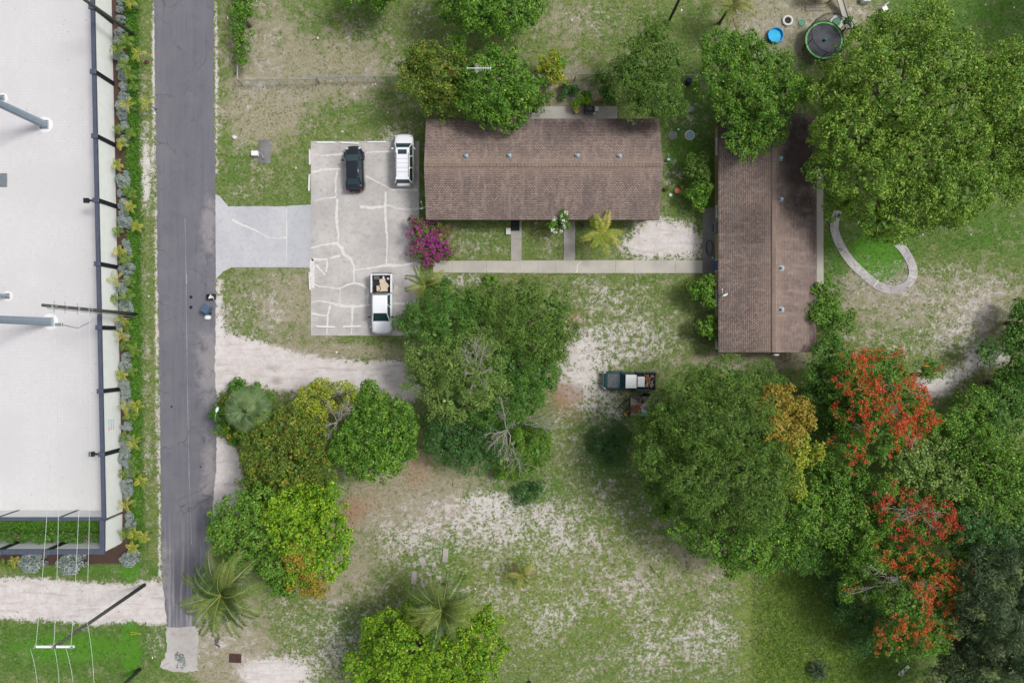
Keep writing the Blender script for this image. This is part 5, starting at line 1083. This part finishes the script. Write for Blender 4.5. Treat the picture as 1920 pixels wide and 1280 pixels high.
# white suv
t_ = vehicle('parked_suv', 'white suv with a dark sunroof parked beside the long house', 'suv', 760, 304, 90)
G().loft([(2.38,.4,.38,.7),(2.33,.62,.32,.82),(2.2,.8,.28,.93),(1.95,.89,.25,1.0),(1.5,.93,.24,1.06),(1.05,.93,.24,1.1),(0,.93,.24,1.08),(-1.6,.93,.24,1.08),(-2.15,.9,.26,1.06),(-2.3,.84,.3,.98),(-2.38,.7,.35,.7)], 22, .4).obj('body', M['car_white'], t_, True)
cabin(t_, 1.48, .88, -2.0, -2.24, 1.02, 1.66, .84, .62, M['car_white'], (.3, .62), (.48, .42, .8))
G().bbox((-2.36, 0, .5), (.18, 1.6, .26), .06).obj('rear_bumper', M['galv'], t_); mirrors(t_, .95, .9, 1.08, M['car_white']); lamps(t_, 2.12, -2.3, .7, .9, .95); wheels(t_, (1.45, -1.4), .8, .37)
for s in (-1, 1): G().tube([(.4, s*.56, 1.76), (-1.8, s*.56, 1.76)], .022, 6).obj('roof_rail', M['black_metal'], t_)
g = G()
for x in (-.15, -.55, -.95, -1.35): g.box((x, 0, 1.728), (.025, 1.05, .012))
g.obj('roof_rib', M['galv'], t_)
def bed(t_, x0, x1, hw, z0, z1, paint, floor=M['bed_black']):
    G().box(((x0+x1)/2, 0, z0), (abs(x0-x1)-.1, hw*2-.16, .08)).obj('bed_floor', floor, t_)
    for s in (-1, 1): G().bbox(((x0+x1)/2, s*(hw-.05), (z0+z1)/2-.1), (abs(x0-x1), .13, z1-z0+.35), .03).obj('bed_side', paint, t_)
    G().bbox((x1+.05, 0, (z0+z1)/2-.08), (.1, hw*2-.24, z1-z0+.28), .02).obj('tailgate', paint, t_)
    G().bbox((x0-.02, 0, (z0+z1)/2), (.08, hw*2-.24, z1-z0), .02).obj('bed_front', M['black_metal'], t_)
# white pickup
t_ = vehicle('pickup_truck', 'white pickup truck parked nose down with its bed loaded', 'pickup truck', 719, 570, -90)
G().loft([(2.78,.45,.42,.72),(2.73,.7,.36,.86),(2.6,.85,.3,.97),(2.35,.92,.28,1.03),(1.8,.96,.28,1.1),(1.3,.97,.28,1.14),(.3,.97,.28,1.12),(-.85,.97,.28,1.12),(-.93,.9,.3,1.1)], 22, .4).obj('body', M['car_white'], t_, True)
cabin(t_, 1.68, .88, -.72, -.9, 1.06, 1.7, .85, .66, M['car_white'], (.5,))
G().box((-1.75, 0, .5), (1.9, 1.5, .3)).obj('chassis', M['black_metal'], t_); bed(t_, -.97, -2.7, .96, .72, 1.12, M['car_white'])
G().bbox((2.72, 0, .5), (.2, 1.8, .24), .06).obj('front_bumper', M['chrome'], t_); G().bbox((-2.8, 0, .5), (.16, 1.8, .2), .04).obj('rear_bumper', M['chrome'], t_)
mirrors(t_, 1.25, .96, 1.15, M['black_metal']); lamps(t_, 2.52, -2.72, .74, .9, .9); wheels(t_, (1.75, -1.6), .84, .38)
tw = t_; bedm = t_.matrix_basis.copy()
def cargo(name, label, cat, g, mat, truck, lx, ly, lz, rz=0, parts=(), smooth=False):
    c_, s_ = math.cos(truck.rotation_euler.z), math.sin(truck.rotation_euler.z)
    o = g.obj(name, mat, None, smooth); o.location = (truck.location.x+lx*c_-ly*s_, truck.location.y+lx*s_+ly*c_, truck.location.z+lz); o.rotation_euler = (0, 0, truck.rotation_euler.z+rz)
    tag(o, label, cat); return o
def crumple(seed, sx_, sy_, sz_, n=6):
    rr = random.Random(seed); g = G(); prof = [(.1, 0), (.9, .05), (1, .4), (.8, .75), (.35, 1)]; g.lathe([(a, b_) for a, b_ in prof], n=12)
    g.v = [(x*sx_*rr.uniform(.75, 1.1), y*sy_*rr.uniform(.75, 1.1), z*sz_*rr.uniform(.85, 1.1)) for x, y, z in g.v]; return g
cargo('cardboard_box', 'flattened tan carton at the cab end of the white pickup bed', 'box', G().bbox((0, 0, .13), (.62, 1.0, .26), .03), M['cardboard'], tw, -1.4, .05, .77, .05)
cargo('board_sheet', 'crooked tan board in the middle of the white pickup bed', 'board', G().box((0, 0, .05), (.7, .55, .05)).box((.3, .3, .08), (.5, .3, .05), .5), M['cardboard'], tw, -1.95, .1, .77, .2)
g = G(); g.tube([(math.cos(a)*.28, math.sin(a)*.28, .03*math.sin(3*a)) for a in np.linspace(0, 6.6, 26)], .025, 6); cargo('hose_coil', 'black hoop of hose lying on the carton in the white pickup bed', 'hose', g, M['rubber'], tw, -1.4, -.35, 1.07)
cargo('plastic_bag', 'small white bag at the tailgate end of the white pickup bed', 'bag', crumple(3, .14, .12, .14), M['bag'], tw, -2.42, .15, .77)
cargo('plastic_bag', 'pale scrap bag against the side of the white pickup bed', 'bag', crumple(4, .12, .14, .12), M['bag'], tw, -2.3, .6, .77)
cargo('storage_tub', 'dark tub in the rear corner of the white pickup bed', 'tub', G().bbox((0, 0, .15), (.4, .5, .3), .04), M['faded'], tw, -2.38, -.45, .77)
# teal pickup
t_ = vehicle('pickup_truck', 'dark teal pickup truck with white cab roof parked on the sandy grass', 'pickup truck', 1178, 713, 179)
G().loft([(2.42,.5,.4,.75),(2.34,.74,.3,.88),(2.1,.84,.28,.95),(1.5,.86,.28,1.02),(1.05,.86,.28,1.06),(.2,.86,.28,1.04),(-.4,.86,.28,1.04),(-.46,.8,.3,1.0)], p=.4).obj('body', M['car_teal'], t_, True)
cabin(t_, 1.02, .42, -.3, -.44, 1.0, 1.52, .76, .62, M['car_teal'], ())
G().bbox((.02, 0, 1.6), (1.0, 1.22, .03), .02).obj('white_roof_panel', M['white_paint'], t_)
slab(t_, 'faded_hood', [(1.15,-.62,1.062),(2.08,-.6,.975),(2.08,.6,.975),(1.15,.62,1.062)], M['faded'], .012)
G().box((-1.4, 0, .48), (1.9, 1.4, .3)).obj('chassis', M['black_metal'], t_); bed(t_, -.5, -2.36, .87, .66, 1.05, M['car_teal'])
G().bbox((2.42, 0, .48), (.16, 1.6, .2), .05).obj('front_bumper', M['chrome'], t_); mirrors(t_, .85, .84, 1.08, M['car_teal']); lamps(t_, 2.28, -2.4, .66, .76, .85); wheels(t_, (1.6, -1.4), .76, .35)
tt = t_
cargo('toolbox', 'flat white box lid at the cab end of the teal pickup bed', 'box', G().bbox((0, 0, .2), (.68, .95, .4), .05), M['white_paint'], tt, -.98, .05, .71)
rr = random.Random(6)
def junk(n, sx_, sy_, base, seed):
    r_ = random.Random(seed); g = G()
    for _ in range(n): g.box((r_.uniform(-sx_, sx_), r_.uniform(-sy_, sy_), base+r_.uniform(.04, .2)), (r_.uniform(.1, .5), r_.uniform(.03, .12), r_.uniform(.03, .1)), r_.uniform(0, 3.1), (r_.uniform(-.4, .4), r_.uniform(-.3, .3)))
    return g
cargo('scrap_wood', 'heap of rusty brown scrap wood in the teal pickup bed', 'scrap', junk(34, .4, .55, 0, 1), M['rust_wood'], tt, -1.82, 0, .71)
cargo('scrap_pieces', 'pale broken pieces mixed in the scrap of the teal pickup bed', 'scrap', junk(20, .4, .55, .06, 2), M['plank'], tt, -1.82, 0, .71)
# trailer
x, y, _ = P(1205, 760); t_ = thing('utility_trailer', 'open utility trailer heaped with scrap half under the big round tree', 'trailer', (x, y, 0), R(180))
G().box((-.15, 0, .55), (2.9, 1.8, .07)).obj('deck', M['plank'], t_)
for s in (-1, 1):
    G().box((-.15, s*.92, .75), (2.9, .05, .05)).box((-.15, s*.92, .55), (2.9, .06, .1)).obj('side_rail', M['black_metal'], t_)
    wv = G().lathe([(.2, -.1), (.32, -.09), (.34, 0), (.32, .09), (.2, .1)], n=20).obj('wheel', M['rubber'], t_, True); wv.rotation_euler = (R(90), 0, 0); wv.location = (-.3, s*1.06, .34)
G().box((1.32, 0, .7), (.05, 1.85, .32)).obj('front_rail', M['black_metal'], t_)
g = G(); g.tube([(1.3, .8, .5), (2.25, 0, .5)], .045, 6); g.tube([(1.3, -.8, .5), (2.25, 0, .5)], .045, 6); g.tube([(1.3, .35, .5), (1.8, 0.1, .5)], .03, 6); g.obj('drawbar', M['black_metal'], t_)
G().tube([(2.0, 0, .0), (2.0, 0, .8)], .035, 8).obj('jack', M['galv'], t_)
tl = t_
cargo('plank_pile', 'long pale planks laid slantwise on the trailer', 'planks', G().box((0, 0, .1), (2.0, .25, .05), .35).box((-.2, -.3, .15), (1.6, .2, .05), .5).box((.2, .35, .06), (1.5, .3, .04), .1), M['plank'], tl, -.3, -.15, .6)
cargo('metal_sheet', 'crumpled bluish metal sheets on the trailer', 'scrap', G().box((0, 0, .1), (1.4, .3, .03), -.15, (.2, .05)).box((.3, .3, .14), (.6, .3, .03), .4, (-.2, .1)), M['vent_blue'], tl, -.2, .45, .62)
cargo('rusty_scrap', 'rusty brown scrap heap at the front of the trailer', 'scrap', junk(26, .5, .3, 0, 8), M['rust_wood'], tl, .8, .25, .6)
cargo('black_scrap', 'dark metal scrap along the upper side of the trailer', 'scrap', junk(22, .9, .2, 0, 9), M['black_metal'], tl, .1, -.6, .6)
x, y, _ = P(1173, 776); o = G().lathe([(.05, 0), (.15, .04), (.18, .14), (.14, .25), (.04, .3)], n=14).obj('gas_tank', M['yellow'], None, True, (x, y, 0)); tag(o, 'small round yellow tank at the front corner of the trailer', 'tank')

# ------------------------------------------------------------------ parking lot furniture
def stop(label, px, py, L, rz, mat='white_paint'):
    x, y, _ = P(px, py); g = G(); h = L/2
    g.v = [(-h,-.09,0),(h,-.09,0),(h,.09,0),(-h,.09,0),(-h+.03,-.055,.13),(h-.03,-.055,.13),(h-.03,.055,.13),(-h+.03,.055,.13)]
    g.f = [(0,3,2,1),(4,5,6,7),(0,1,5,4),(1,2,6,5),(2,3,7,6),(3,0,4,7)]
    o = g.obj('wheel_stop', M[mat], None, False, (x, y, .037)); o.rotation_euler = (0, 0, R(rz)); tag(o, label, 'wheel stop', 'concrete wheel stops around the parking lot')
stop('left white wheel stop on the top side of the parking lot', 611, 268, 1.75, 0)
stop('crooked white wheel stop in front of the black car', 656, 269, 1.75, -3)
stop('white wheel stop between the black car and the white suv', 706, 267, 1.75, 0)
stop('left white wheel stop on the bottom side of the parking lot', 610, 612.5, 1.75, -2)
stop('middle white wheel stop on the bottom side of the parking lot', 660, 612, 1.75, 1)
stop('white wheel stop mostly under the white pickup', 709, 612.5, 1.6, 0)
stop('weathered kerb block at the upper left edge of the parking lot', 581, 295, 1.5, 90, 'white_conc')
stop('broken weathered kerb block just above the driveway', 580, 343, 1.6, 88, 'white_conc')
stop('broken weathered kerb block just below the driveway', 581, 527, 1.7, 92, 'white_conc')
def simple(name, label, cat, g, mat, px, py, z=0, rz=0, smooth=False, group=None):
    x, y, _ = P(px, py); o = g.obj(name, M[mat] if isinstance(mat, str) else mat, None, smooth, (x, y, z)); o.rotation_euler = (0, 0, R(rz)); return tag(o, label, cat, group)
struct(sheet('utility_pad', [(485,262),(508,262),(507,307),(484,306)], 0.05, M['dark_conc'], jag=.4))
o = simple('meter_box', 'white utility box on the edge of the small concrete pad', 'utility box', G().bbox((0, 0, .25), (.55, .4, .5), .04), 'white_paint', 481, 290)
G().bbox((0, 0, .52), (.6, .45, .05), .02).obj('lid', M['white_paint'], o)
simple('pipe_cluster', 'tangle of small grey pipes beside the white utility box', 'pipes', G().tube([(-.2, 0, .05), (.2, .1, .3), (.3, -.2, .3), (.3, -.2, 0)], .03, 6).tube([(-.1, .2, .05), (-.1, .2, .35), (.2, .2, .35)], .025, 6), 'galv', 490, 294, .04)
def wheelie(label, px, py, rz, mat, lid, open_=False):
    x, y, _ = P(px, py); t_ = thing('wheelie_bin', label, 'bin', (x, y, 0.01), R(rz)); g = G()
    g.v = [(-.25,-.23,.08),(.25,-.23,.08),(.25,.23,.08),(-.25,.23,.08),(-.36,-.3,1.0),(.36,-.3,1.0),(.36,.3,1.0),(-.36,.3,1.0)]; g.f = [(0,3,2,1),(4,5,6,7),(0,1,5,4),(1,2,6,5),(2,3,7,6),(3,0,4,7)]
    g.obj('body', mat, t_)
    G().bbox((.02, 0, 1.04), (.8, .66, .07), .03).obj('lid', lid, t_); G().tube([(-.42, -.25, .96), (-.42, .25, .96)], .025, 8).obj('handle', M['black_metal'], t_)
    for s in (-1, 1):
        w_ = G().lathe([(.04, -.03), (.11, -.03), (.11, .03), (.04, .03)], n=12).obj('wheel', M['rubber'], t_); w_.rotation_euler = (R(90), 0, 0); w_.location = (-.28, s*.28, .11)
    return t_
wheelie('blue grey wheelie bin standing on the road edge between black bin and white bag', 394, 580, 60, M['bin_blue'], M['bin_blue'])
x, y, _ = P(398, 557); t_ = thing('recycling_crate', 'black recycling crate with clutter inside at the road edge', 'crate', (x, y, .01), R(2)); g = G()
for c, s in (((0, -.25, .2), (.75, .03, .36)), ((0, .25, .2), (.75, .03, .36)), ((-.36, 0, .2), (.03, .47, .36)), ((.36, 0, .2), (.03, .47, .36)), ((0, 0, .03), (.7, .48, .04))): g.box(c, s)
g.obj('body', M['bin_black'], t_)
simple('bottle_heap', 'white and grey bottles lying inside the black crate', 'bottles', junk(7, .2, .12, .0, 12), 'bag', 400, 557, .09)
simple('trash_bag', 'white trash bag on the road below the blue grey bin', 'bag', crumple(8, .36, .28, .32), 'bag', 390, 595, .01, smooth=True)

# ------------------------------------------------------------------ yard things on the right and behind the house
def dish(label, px, py, z, rz, mast=None):
    x, y, _ = P(px, py, z); zb = z-.9 if mast is None else mast; t_ = thing('satellite_dish', label, 'satellite dish', (x, y, zb), R(rz)); h = z-zb
    g = G(); n = 18; prof = [(r_, r_*r_*.35) for r_ in (.04, .15, .25, .33)]; g.lathe(prof, n=n); g.v = [(a*1.15, b_, c) for a, b_, c in g.v]
    o = g.obj('reflector', M['white_paint'], t_, True); o.location = (0, 0, h); o.rotation_euler = (R(62), 0, 0)
    G().tube([(0, 0, 0), (0, .1, h*.6), (0, .06, h)], .03, 8).obj('mast', M['galv'], t_)
    G().tube([(0, -.05, h-.25), (0, -.5, h+.15)], .015, 6).bbox((0, -.52, h+.18), (.08, .14, .08), .02).obj('feed_arm', M['white_paint'], t_)
dish('white satellite dish on a mast at the southwest corner of the long house', 793, 390, 2.2, 195, 0)
dish('white satellite dish mounted on the west slope of the stained roof', 1357, 553, 3.3, 200, 2.6)
dish('blue grey satellite dish at the south gable of the khaki house', 1453, 664, 2.6, 180, 0)
# antenna above the tree
x, y, _ = P(899, 128, 8.2); t_ = thing('tv_antenna', 'white television antenna rising above the tree at the north eave', 'antenna', (x, y, 0))
G().tube([(0, 0, 0), (0, 0, 8.2)], .035, 8).obj('mast', M['galv'], t_); g = G().tube([(-1.05, 0, 8.2), (.95, 0, 8.2)], .03, 8); g.obj('boom', M['white_paint'], t_); g = G()
for i, xx in enumerate((-1.0, -.35, -.25, -.15, -.05, .12, .3, .5, .7, .9)): l = (.12, .3, .42, .38, .3, .25, .24, .22, .2, .18)[i]; g.tube([(xx, -l, 8.2), (xx, l*.9, 8.22)], .012, 5)
g.obj('elements', M['white_paint'], t_)
# grill, chair, pots etc. on the back patio
x, y, _ = P(1103, 210); t_ = thing('barbecue_grill', 'black covered barbecue on the back patio', 'grill', (x, y, .06), 0)
G().loft([(-.5,.25,.5,.75),(-.42,.3,.45,.95),(0,.32,.45,1.02),(.42,.3,.45,.95),(.5,.25,.5,.75)], 14).obj('hood', M['bin_black'], t_, True)
G().box((.7, 0, .8), (.35, .45, .04)).obj('side_shelf', M['galv'], t_); G().tube([(-.35, -.34, .8), (.35, -.34, .8)], .02, 6).obj('handle', M['chrome'], t_)
for a in ((-.4, -.22), (.4, -.22), (-.4, .22), (.4, .22)): G().tube([(*a, 0), (*a, .55)], .025, 6).obj('leg', M['black_metal'], t_)
simple('flower_pot', 'white pot at the right end of the black barbecue', 'pot', G().lathe([(.08, 0), (.13, .22), (.1, .22)], n=14), 'white_paint', 1113, 214, .06)
simple('wooden_stool', 'tilted yellow wooden seat left of the barbecue', 'stool', G().box((0, 0, .42), (.42, .42, .05), .5).box((-.15, -.15, .2), (.05, .05, .4), .5).box((.15, .15, .2), (.05, .05, .4), .5).box((-.15, .15, .2), (.05, .05, .4), .5).box((.15, -.15, .2), (.05, .05, .4), .5), 'wood_tan', 1080, 211, .06)
simple('scrap_heap', 'rusty brown scrap heaped right of the barbecue', 'scrap', junk(12, .35, .5, .1, 21), 'rust_wood', 1121, 197, .06)
simple('garden_flag', 'thin yellow garden ornament beside the rusty frame', 'ornament', G().tube([(0, 0, 0), (0, 0, 1.1)], .02, 6).box((.08, 0, 1.0), (.2, .04, .28)), 'yellow', 1122, 192, .0)
simple('door_mat', 'dark doormat at the house end of the first front path', 'mat', G().bbox((0, 0, .012), (.8, 1.3, .024), .008), 'dark_mat', 966, 420, .047)
simple('concrete_block', 'pale concrete block on the grass beside the first front path', 'block', G().bbox((0, 0, .1), (.45, .6, .2), .02), 'white_conc', 953, 434)
simple('paver', 'pink tilted paver under the eave left of the white blossoms', 'paver', G().box((0, 0, .06), (.35, .3, .07), .4), 'brick_pink', 1005, 418)
# septic lids
def lid(label, px, py, r, mat, slab_r=0, slab_mat='white_conc'):
    x, y, _ = P(px, py); t_ = thing('access_cover', label, 'cover', (x, y, 0))
    if slab_r: G().lathe([(slab_r*.98, 0), (slab_r, .05), (slab_r*.96, .06)], n=20).obj('collar', M[slab_mat], t_)
    G().lathe([(r, .0), (r, .12), (r*.93, .14), (r*.9, .13), (.05, .135)], n=24).obj('lid', M[mat], t_)
lid('grey round cover alone in the shade between the houses', 1295, 205, .33, 'lid_grey')
lid('left one of the paired round covers beside the house gable', 1261, 254, .31, 'lid_grey', .4, 'old_conc')
lid('right bluish one of the paired round covers beside the house gable', 1293, 254, .35, 'vent_blue', .48)
lid('green round cover between tyre ring and trampoline', 1503, 44, .34, 'lid_green', .44, 'old_conc')
lid('green round cover in a wide white collar behind the trampoline', 1568, 42, .38, 'lid_green', .68)
simple('utility_stub', 'small bluish meter stub beside the house gable', 'meter', G().bbox((0, 0, .2), (.3, .22, .4), .03).tube([(0, .1, .4), (0, .5, .42)], .02, 6), 'vent_blue', 1252, 301)
def pot(label, px, py, r, mat, pal=None):
    x, y, _ = P(px, py); t_ = thing('flower_pot', label, 'pot', (x, y, 0)); G().lathe([(r*.7, 0), (r, .3), (r*.88, .3), (r*.8, .22)], n=18).obj('pot', M[mat], t_)
    if pal:
        rg = np.random.default_rng(int(px)); k = 60; q_ = rg.normal(0, r*.4, (k, 3)); q_[:, 2] = .3+np.abs(q_[:, 2]); quads_obj('plant', leaf_quads(rg, q_, unit(np.array([0, 0, 1.])+rg.normal(size=(k, 3))*.6), .14, .06), M['leaf'], t_, tint(rg, pal, rg.random(k), k))
pot('brown flower pot nearest the gable between the houses', 1249, 355, .24, 'terracotta', 'deep')
pot('striped red pot in the cluster between the houses', 1269, 359, .26, 'red_pot')
pot('terracotta ring pot right of the striped red pot', 1277, 351, .22, 'terracotta', 'olive')
pot('lone brown pot just above the patio', 1309, 395, .2, 'terracotta')
simple('white_rubble', 'white broken piece below the striped red pot', 'rubble', crumple(31, .2, .17, .12), 'white_paint', 1257, 366)
simple('barrel', 'dark blue barrel in the gap between the two northern trees', 'barrel', G().lathe([(.24, 0), (.27, .1), (.27, .75), (.24, .85), (.2, .86)], n=18), 'navy', 1288, 157)
simple('hose', 'dark hose coiled loosely on the patio of the khaki house', 'hose', G().tube([(math.cos(a)*.35*(1-a*.02), math.sin(a)*.7, .03) for a in np.linspace(0, 11, 40)], .018, 5), 'rubber', 1330, 465, .06)
simple('white_pot', 'tiny white pot at the corner of the khaki house patio', 'pot', G().lathe([(.05, 0), (.08, .12), (.06, .12)], n=12), 'white_paint', 1335, 484, .06)
# kiddie pool
x, y, _ = P(1452, 69); t_ = thing('paddling_pool', 'round bright blue paddling pool on the grass', 'paddling pool', (x, y, 0))
G().lathe([(.66, 0), (.7, .3), (.74, .33), (.74, .36), (.66, .36), (.64, .3), (.61, .04), (.05, .04)], n=36).obj('shell', M['pool_blue'], t_, True)
G().lathe([(.62, .12), (.625, .16), (.05, .162)], n=36).obj('water', M['pool_water'], t_)
x, y, _ = P(1476, 40); t_ = thing('fire_ring', 'pale ring of stones around ash beside the paddling pool', 'fire pit', (x, y, 0))
rr = random.Random(2)
for k in range(11):
    a = 2*math.pi*k/11; o = G().bbox((0, 0, .1), (.27, .2, .2), .04).obj('stone', M['white_conc'], t_); o.location = (math.cos(a)*.4, math.sin(a)*.4, 0); o.rotation_euler = (0, 0, a+math.pi/2)
G().lathe([(.3, 0), (.3, .03), (.05, .05)], n=16).obj('ash', M['soil'], t_)
# trampoline
x, y, _ = P(1545, 76, .9); t_ = thing('trampoline', 'round trampoline with dark net and green pad under the huge tree', 'trampoline', (x, y, 0)); r_ = 1.78
g = G(); g.lathe([(.04, .88), (r_*.88, .88), (r_*.88, .9), (.04, .902)], n=40); g.obj('mat', M['mat_dark'], t_)
g = G(); n = 40
for k in range(n):
    a, a2 = 2*math.pi*k/n, 2*math.pi*(k+1)/n; b0 = len(g.v)
    for (q_, z) in ((r_*.885, .93), (r_, .93), (r_, .87), (r_*.885, .87)):
        g.v += [(math.cos(a)*q_, math.sin(a)*q_, z), (math.cos(a2)*q_, math.sin(a2)*q_, z)]
    g.f += [(b0, b0+1, b0+3, b0+2), (b0+2, b0+3, b0+5, b0+4), (b0+4, b0+5, b0+7, b0+6), (b0+6, b0+7, b0+1, b0)]
g.obj('pad', M['pad_green'], t_)
for k in range(6):
    a = 2*math.pi*k/6+.3; c_, s_ = math.cos(a), math.sin(a); G().tube([(c_*r_*.97, s_*r_*.97, 0), (c_*r_*1.02, s_*r_*1.02, .9), (c_*r_*1.03, s_*r_*1.03, 2.5)], .035, 8).obj('pole', M['black_metal'], t_)
g = G(); 
for zz, q_ in ((.95, 1.0), (2.45, 1.0)): g.tube([(math.cos(a)*r_*q_, math.sin(a)*r_*q_, zz) for a in np.linspace(0, 2*math.pi, 41)], .03, 6, False)
for k in range(90):
    a = 2*math.pi*k/90; g.tube([(math.cos(a)*r_, math.sin(a)*r_, .95), (math.cos(a+.07)*r_, math.sin(a+.07)*r_, 2.45)], .008, 3, False)
for zz in np.arange(1.05, 2.45, .14): g.tube([(math.cos(a)*r_, math.sin(a)*r_, zz) for a in np.linspace(0, 2*math.pi, 41)], .007, 3, False)
g.obj('net', M['black_metal'], t_)
o = G().lathe([(.01, -.15), (.09, -.12), (.15, 0), (.09, .12), (.01, .15)], n=16).obj('ball', M['teal'], None, True, (x+.05, y+.0, 1.06)); tag(o, 'teal ball lying on the trampoline mat', 'ball')
o = G().bbox((0, 0, .08), (.45, .3, .16), .05).obj('cooler_bag', M['bin_blue'], None, False, (x+1.3, y-.95, .9)); tag(o, 'dark bag on the lower right of the trampoline', 'bag')
# play set at the top
x, y, _ = P(1540, 4); t_ = thing('play_tower', 'wooden play tower with blue canopy at the top edge', 'play set', (x, y+.6, 0))
for a in ((-.7, -.6), (.7, -.6), (-.7, .6), (.7, .6)): G().box((*a, 1.2), (.1, .1, 2.4)).obj('post', M['wood_tan'], t_)
G().box((0, 0, 1.2), (1.6, 1.4, .08)).obj('platform', M['wood_tan'], t_)
g = G(); g.v = [(-1.05,-.75,2.35),(1.05,-.75,2.35),(1.05,0,2.9),(-1.05,0,2.9),(1.05,.75,2.35),(-1.05,.75,2.35),(-1.05,-.75,2.3),(1.05,-.75,2.3),(1.05,0,2.85),(-1.05,0,2.85),(1.05,.75,2.3),(-1.05,.75,2.3)]; g.f = [(0,1,2,3),(3,2,4,5),(7,6,9,8),(8,9,11,10),(0,6,7,1),(4,10,11,5),(0,3,9,6),(3,5,11,9),(1,7,8,2),(2,8,10,4)]; g.obj('canopy', M['canopy_blue'], t_)
simple('wooden_pallet', 'grey boards lying below the play tower', 'pallet', G().box((0, .15, .06), (1.7, .12, .05)).box((0, 0, .06), (1.7, .12, .05)).box((0, -.15, .06), (1.7, .12, .05)).box((-.6, 0, .02), (.1, .5, .04)).box((.6, 0, .02), (.1, .5, .04)), 'plank', 1527, 17)
simple('slide', 'pale slide board slanting from the play tower', 'slide', G().box((0, 0, .5), (.55, 2.2, .05), 0, (R(18), 0)).box((-.28, 0, .57), (.05, 2.2, .12), 0, (R(18), 0)).box((.28, 0, .57), (.05, 2.2, .12), 0, (R(18), 0)), 'walk', 1574, 18, .0, 28)
simple('storage_box', 'white box on the grass at the top edge right of the slide', 'box', G().bbox((0, 0, .3), (.7, .6, .6), .05), 'white_paint', 1620, 2)
simple('tarp', 'crumpled teal tarp glimpsed through the huge tree', 'tarp', crumple(41, 1.3, 1.0, .9), 'teal', 1642, 108, smooth=True)
simple('folding_chair', 'white plastic chair showing between branches beyond the trampoline', 'chair', G().box((0, 0, .42), (.45, .45, .04)).box((0, .22, .7), (.45, .04, .5)).box((-.2, -.2, .2), (.04, .04, .4)).box((.2, -.2, .2), (.04, .04, .4)).box((-.2, .2, .2), (.04, .04, .4)).box((.2, .2, .2), (.04, .04, .4)), 'white_paint', 1655, 20, 0, 30)

# ------------------------------------------------------------------ scattered small things
x, y, _ = P(441, 1233); t_ = thing('drain_grate', 'reddish brown iron drain grate in the grass near the bottom edge', 'grate', (x, y, 0), R(-2))
G().bbox((0, 0, .02), (1.15, .85, .05), .01).obj('frame', M['rust_grate'], t_); g = G()
for k in range(9): g.box((-.48+.12*k, 0, .055), (.05, .72, .02))
g.obj('bar', M['dark_brown'], t_)
simple('debris_heap', 'pile of grey green rubbish on the pale gravel at the road end', 'rubbish', junk(26, .42, .75, 0, 51), 'sage_junk', 341, 1237, .02, 10)
simple('debris_heap', 'small dark rubbish scrap right of the road end gravel', 'rubbish', junk(9, .15, .35, 0, 52), 'faded', 408, 1203)
for i, (x_, y_, w_, h_, rz, lb) in enumerate([(835,1040,.5,1.3,-4,'upright pale concrete slab in the sandy lawn'),(792,1052,.5,.9,25,'tilted concrete slab nearest the second coconut palm'),(776,1082,.45,1.2,-6,'long broken concrete slab left of the second coconut palm'),(790,1098,.5,.5,10,'small square concrete slab touching the palm fronds')]):
    simple('concrete_slab', lb, 'slab', G().bbox((0, 0, .05), (w_, h_, .1), .015), 'old_conc', x_, y_, 0, rz)
simple('log', 'short dark log lying in the sandy lawn', 'log', G().tube([(-.35, 0, .07), (.35, 0, .06)], [.06, .05], 8), 'bark', 1223, 1066, 0, -58)
simple('black_bucket', 'black bucket at the bottom edge of the sandy lawn', 'bucket', G().lathe([(.14, 0), (.18, .3), (.15, .3)], n=14), 'black_metal', 993, 1278)
simple('white_rock', 'large pale rock in the grass beside the road near the top', 'rock', crumple(61, .22, .2, .2), 'white_conc', 440, 258)
simple('fallen_sheet', 'torn white sheet lying in the grass by the bottom right pines', 'sheet', G().box((0, 0, .1), (1.2, .3, .04), .7).box((-.25, -.3, .08), (.5, .4, .04), -.3), 'litter', 1694, 1255)
simple('boundary_stakes', 'yellow stakes forming a narrow V in the green corner lawn', 'stakes', G().tube([(-.6, .12, .05), (.5, -.05, .05)], .02, 5).tube([(-.6, -.12, .05), (.5, -.05, .05)], .02, 5), 'peg', 256, 1186)
simple('red_bush', 'small dark red bush in the grass verge near the top left', 'plant', crumple(62, .22, .2, .25), plain('redbush', S(120, 60, 66), .9, scale=20), 276, 117)
rr = random.Random(8); k = 0
for (px, py) in [(427,34),(555,315),(590,159),(642,247),(704,158),(699,159),(785,25),(727,211),(481,3),(596,72),(620,153),(650,1139),(634,1166),(891,1103),(911,1110),(438,1193),(445,1192),(655,651),(631,660),(1820,440),(290,213),(1730,440),(1901,15),(1847,9),(1512,45),(1278,20),(1272,243),(275,888),(279,555),(286,1232),(1072,38),(760,1015)]:
    g = crumple(100+k, rr.uniform(.05, .13), rr.uniform(.05, .12), .07); x, y, _ = P(px, py)
    o = g.obj('litter', M['litter'], None, False, (x, y, 0)); tag(o, 'small scrap of white litter lying on the ground', 'litter', 'scraps of white litter'); k += 1
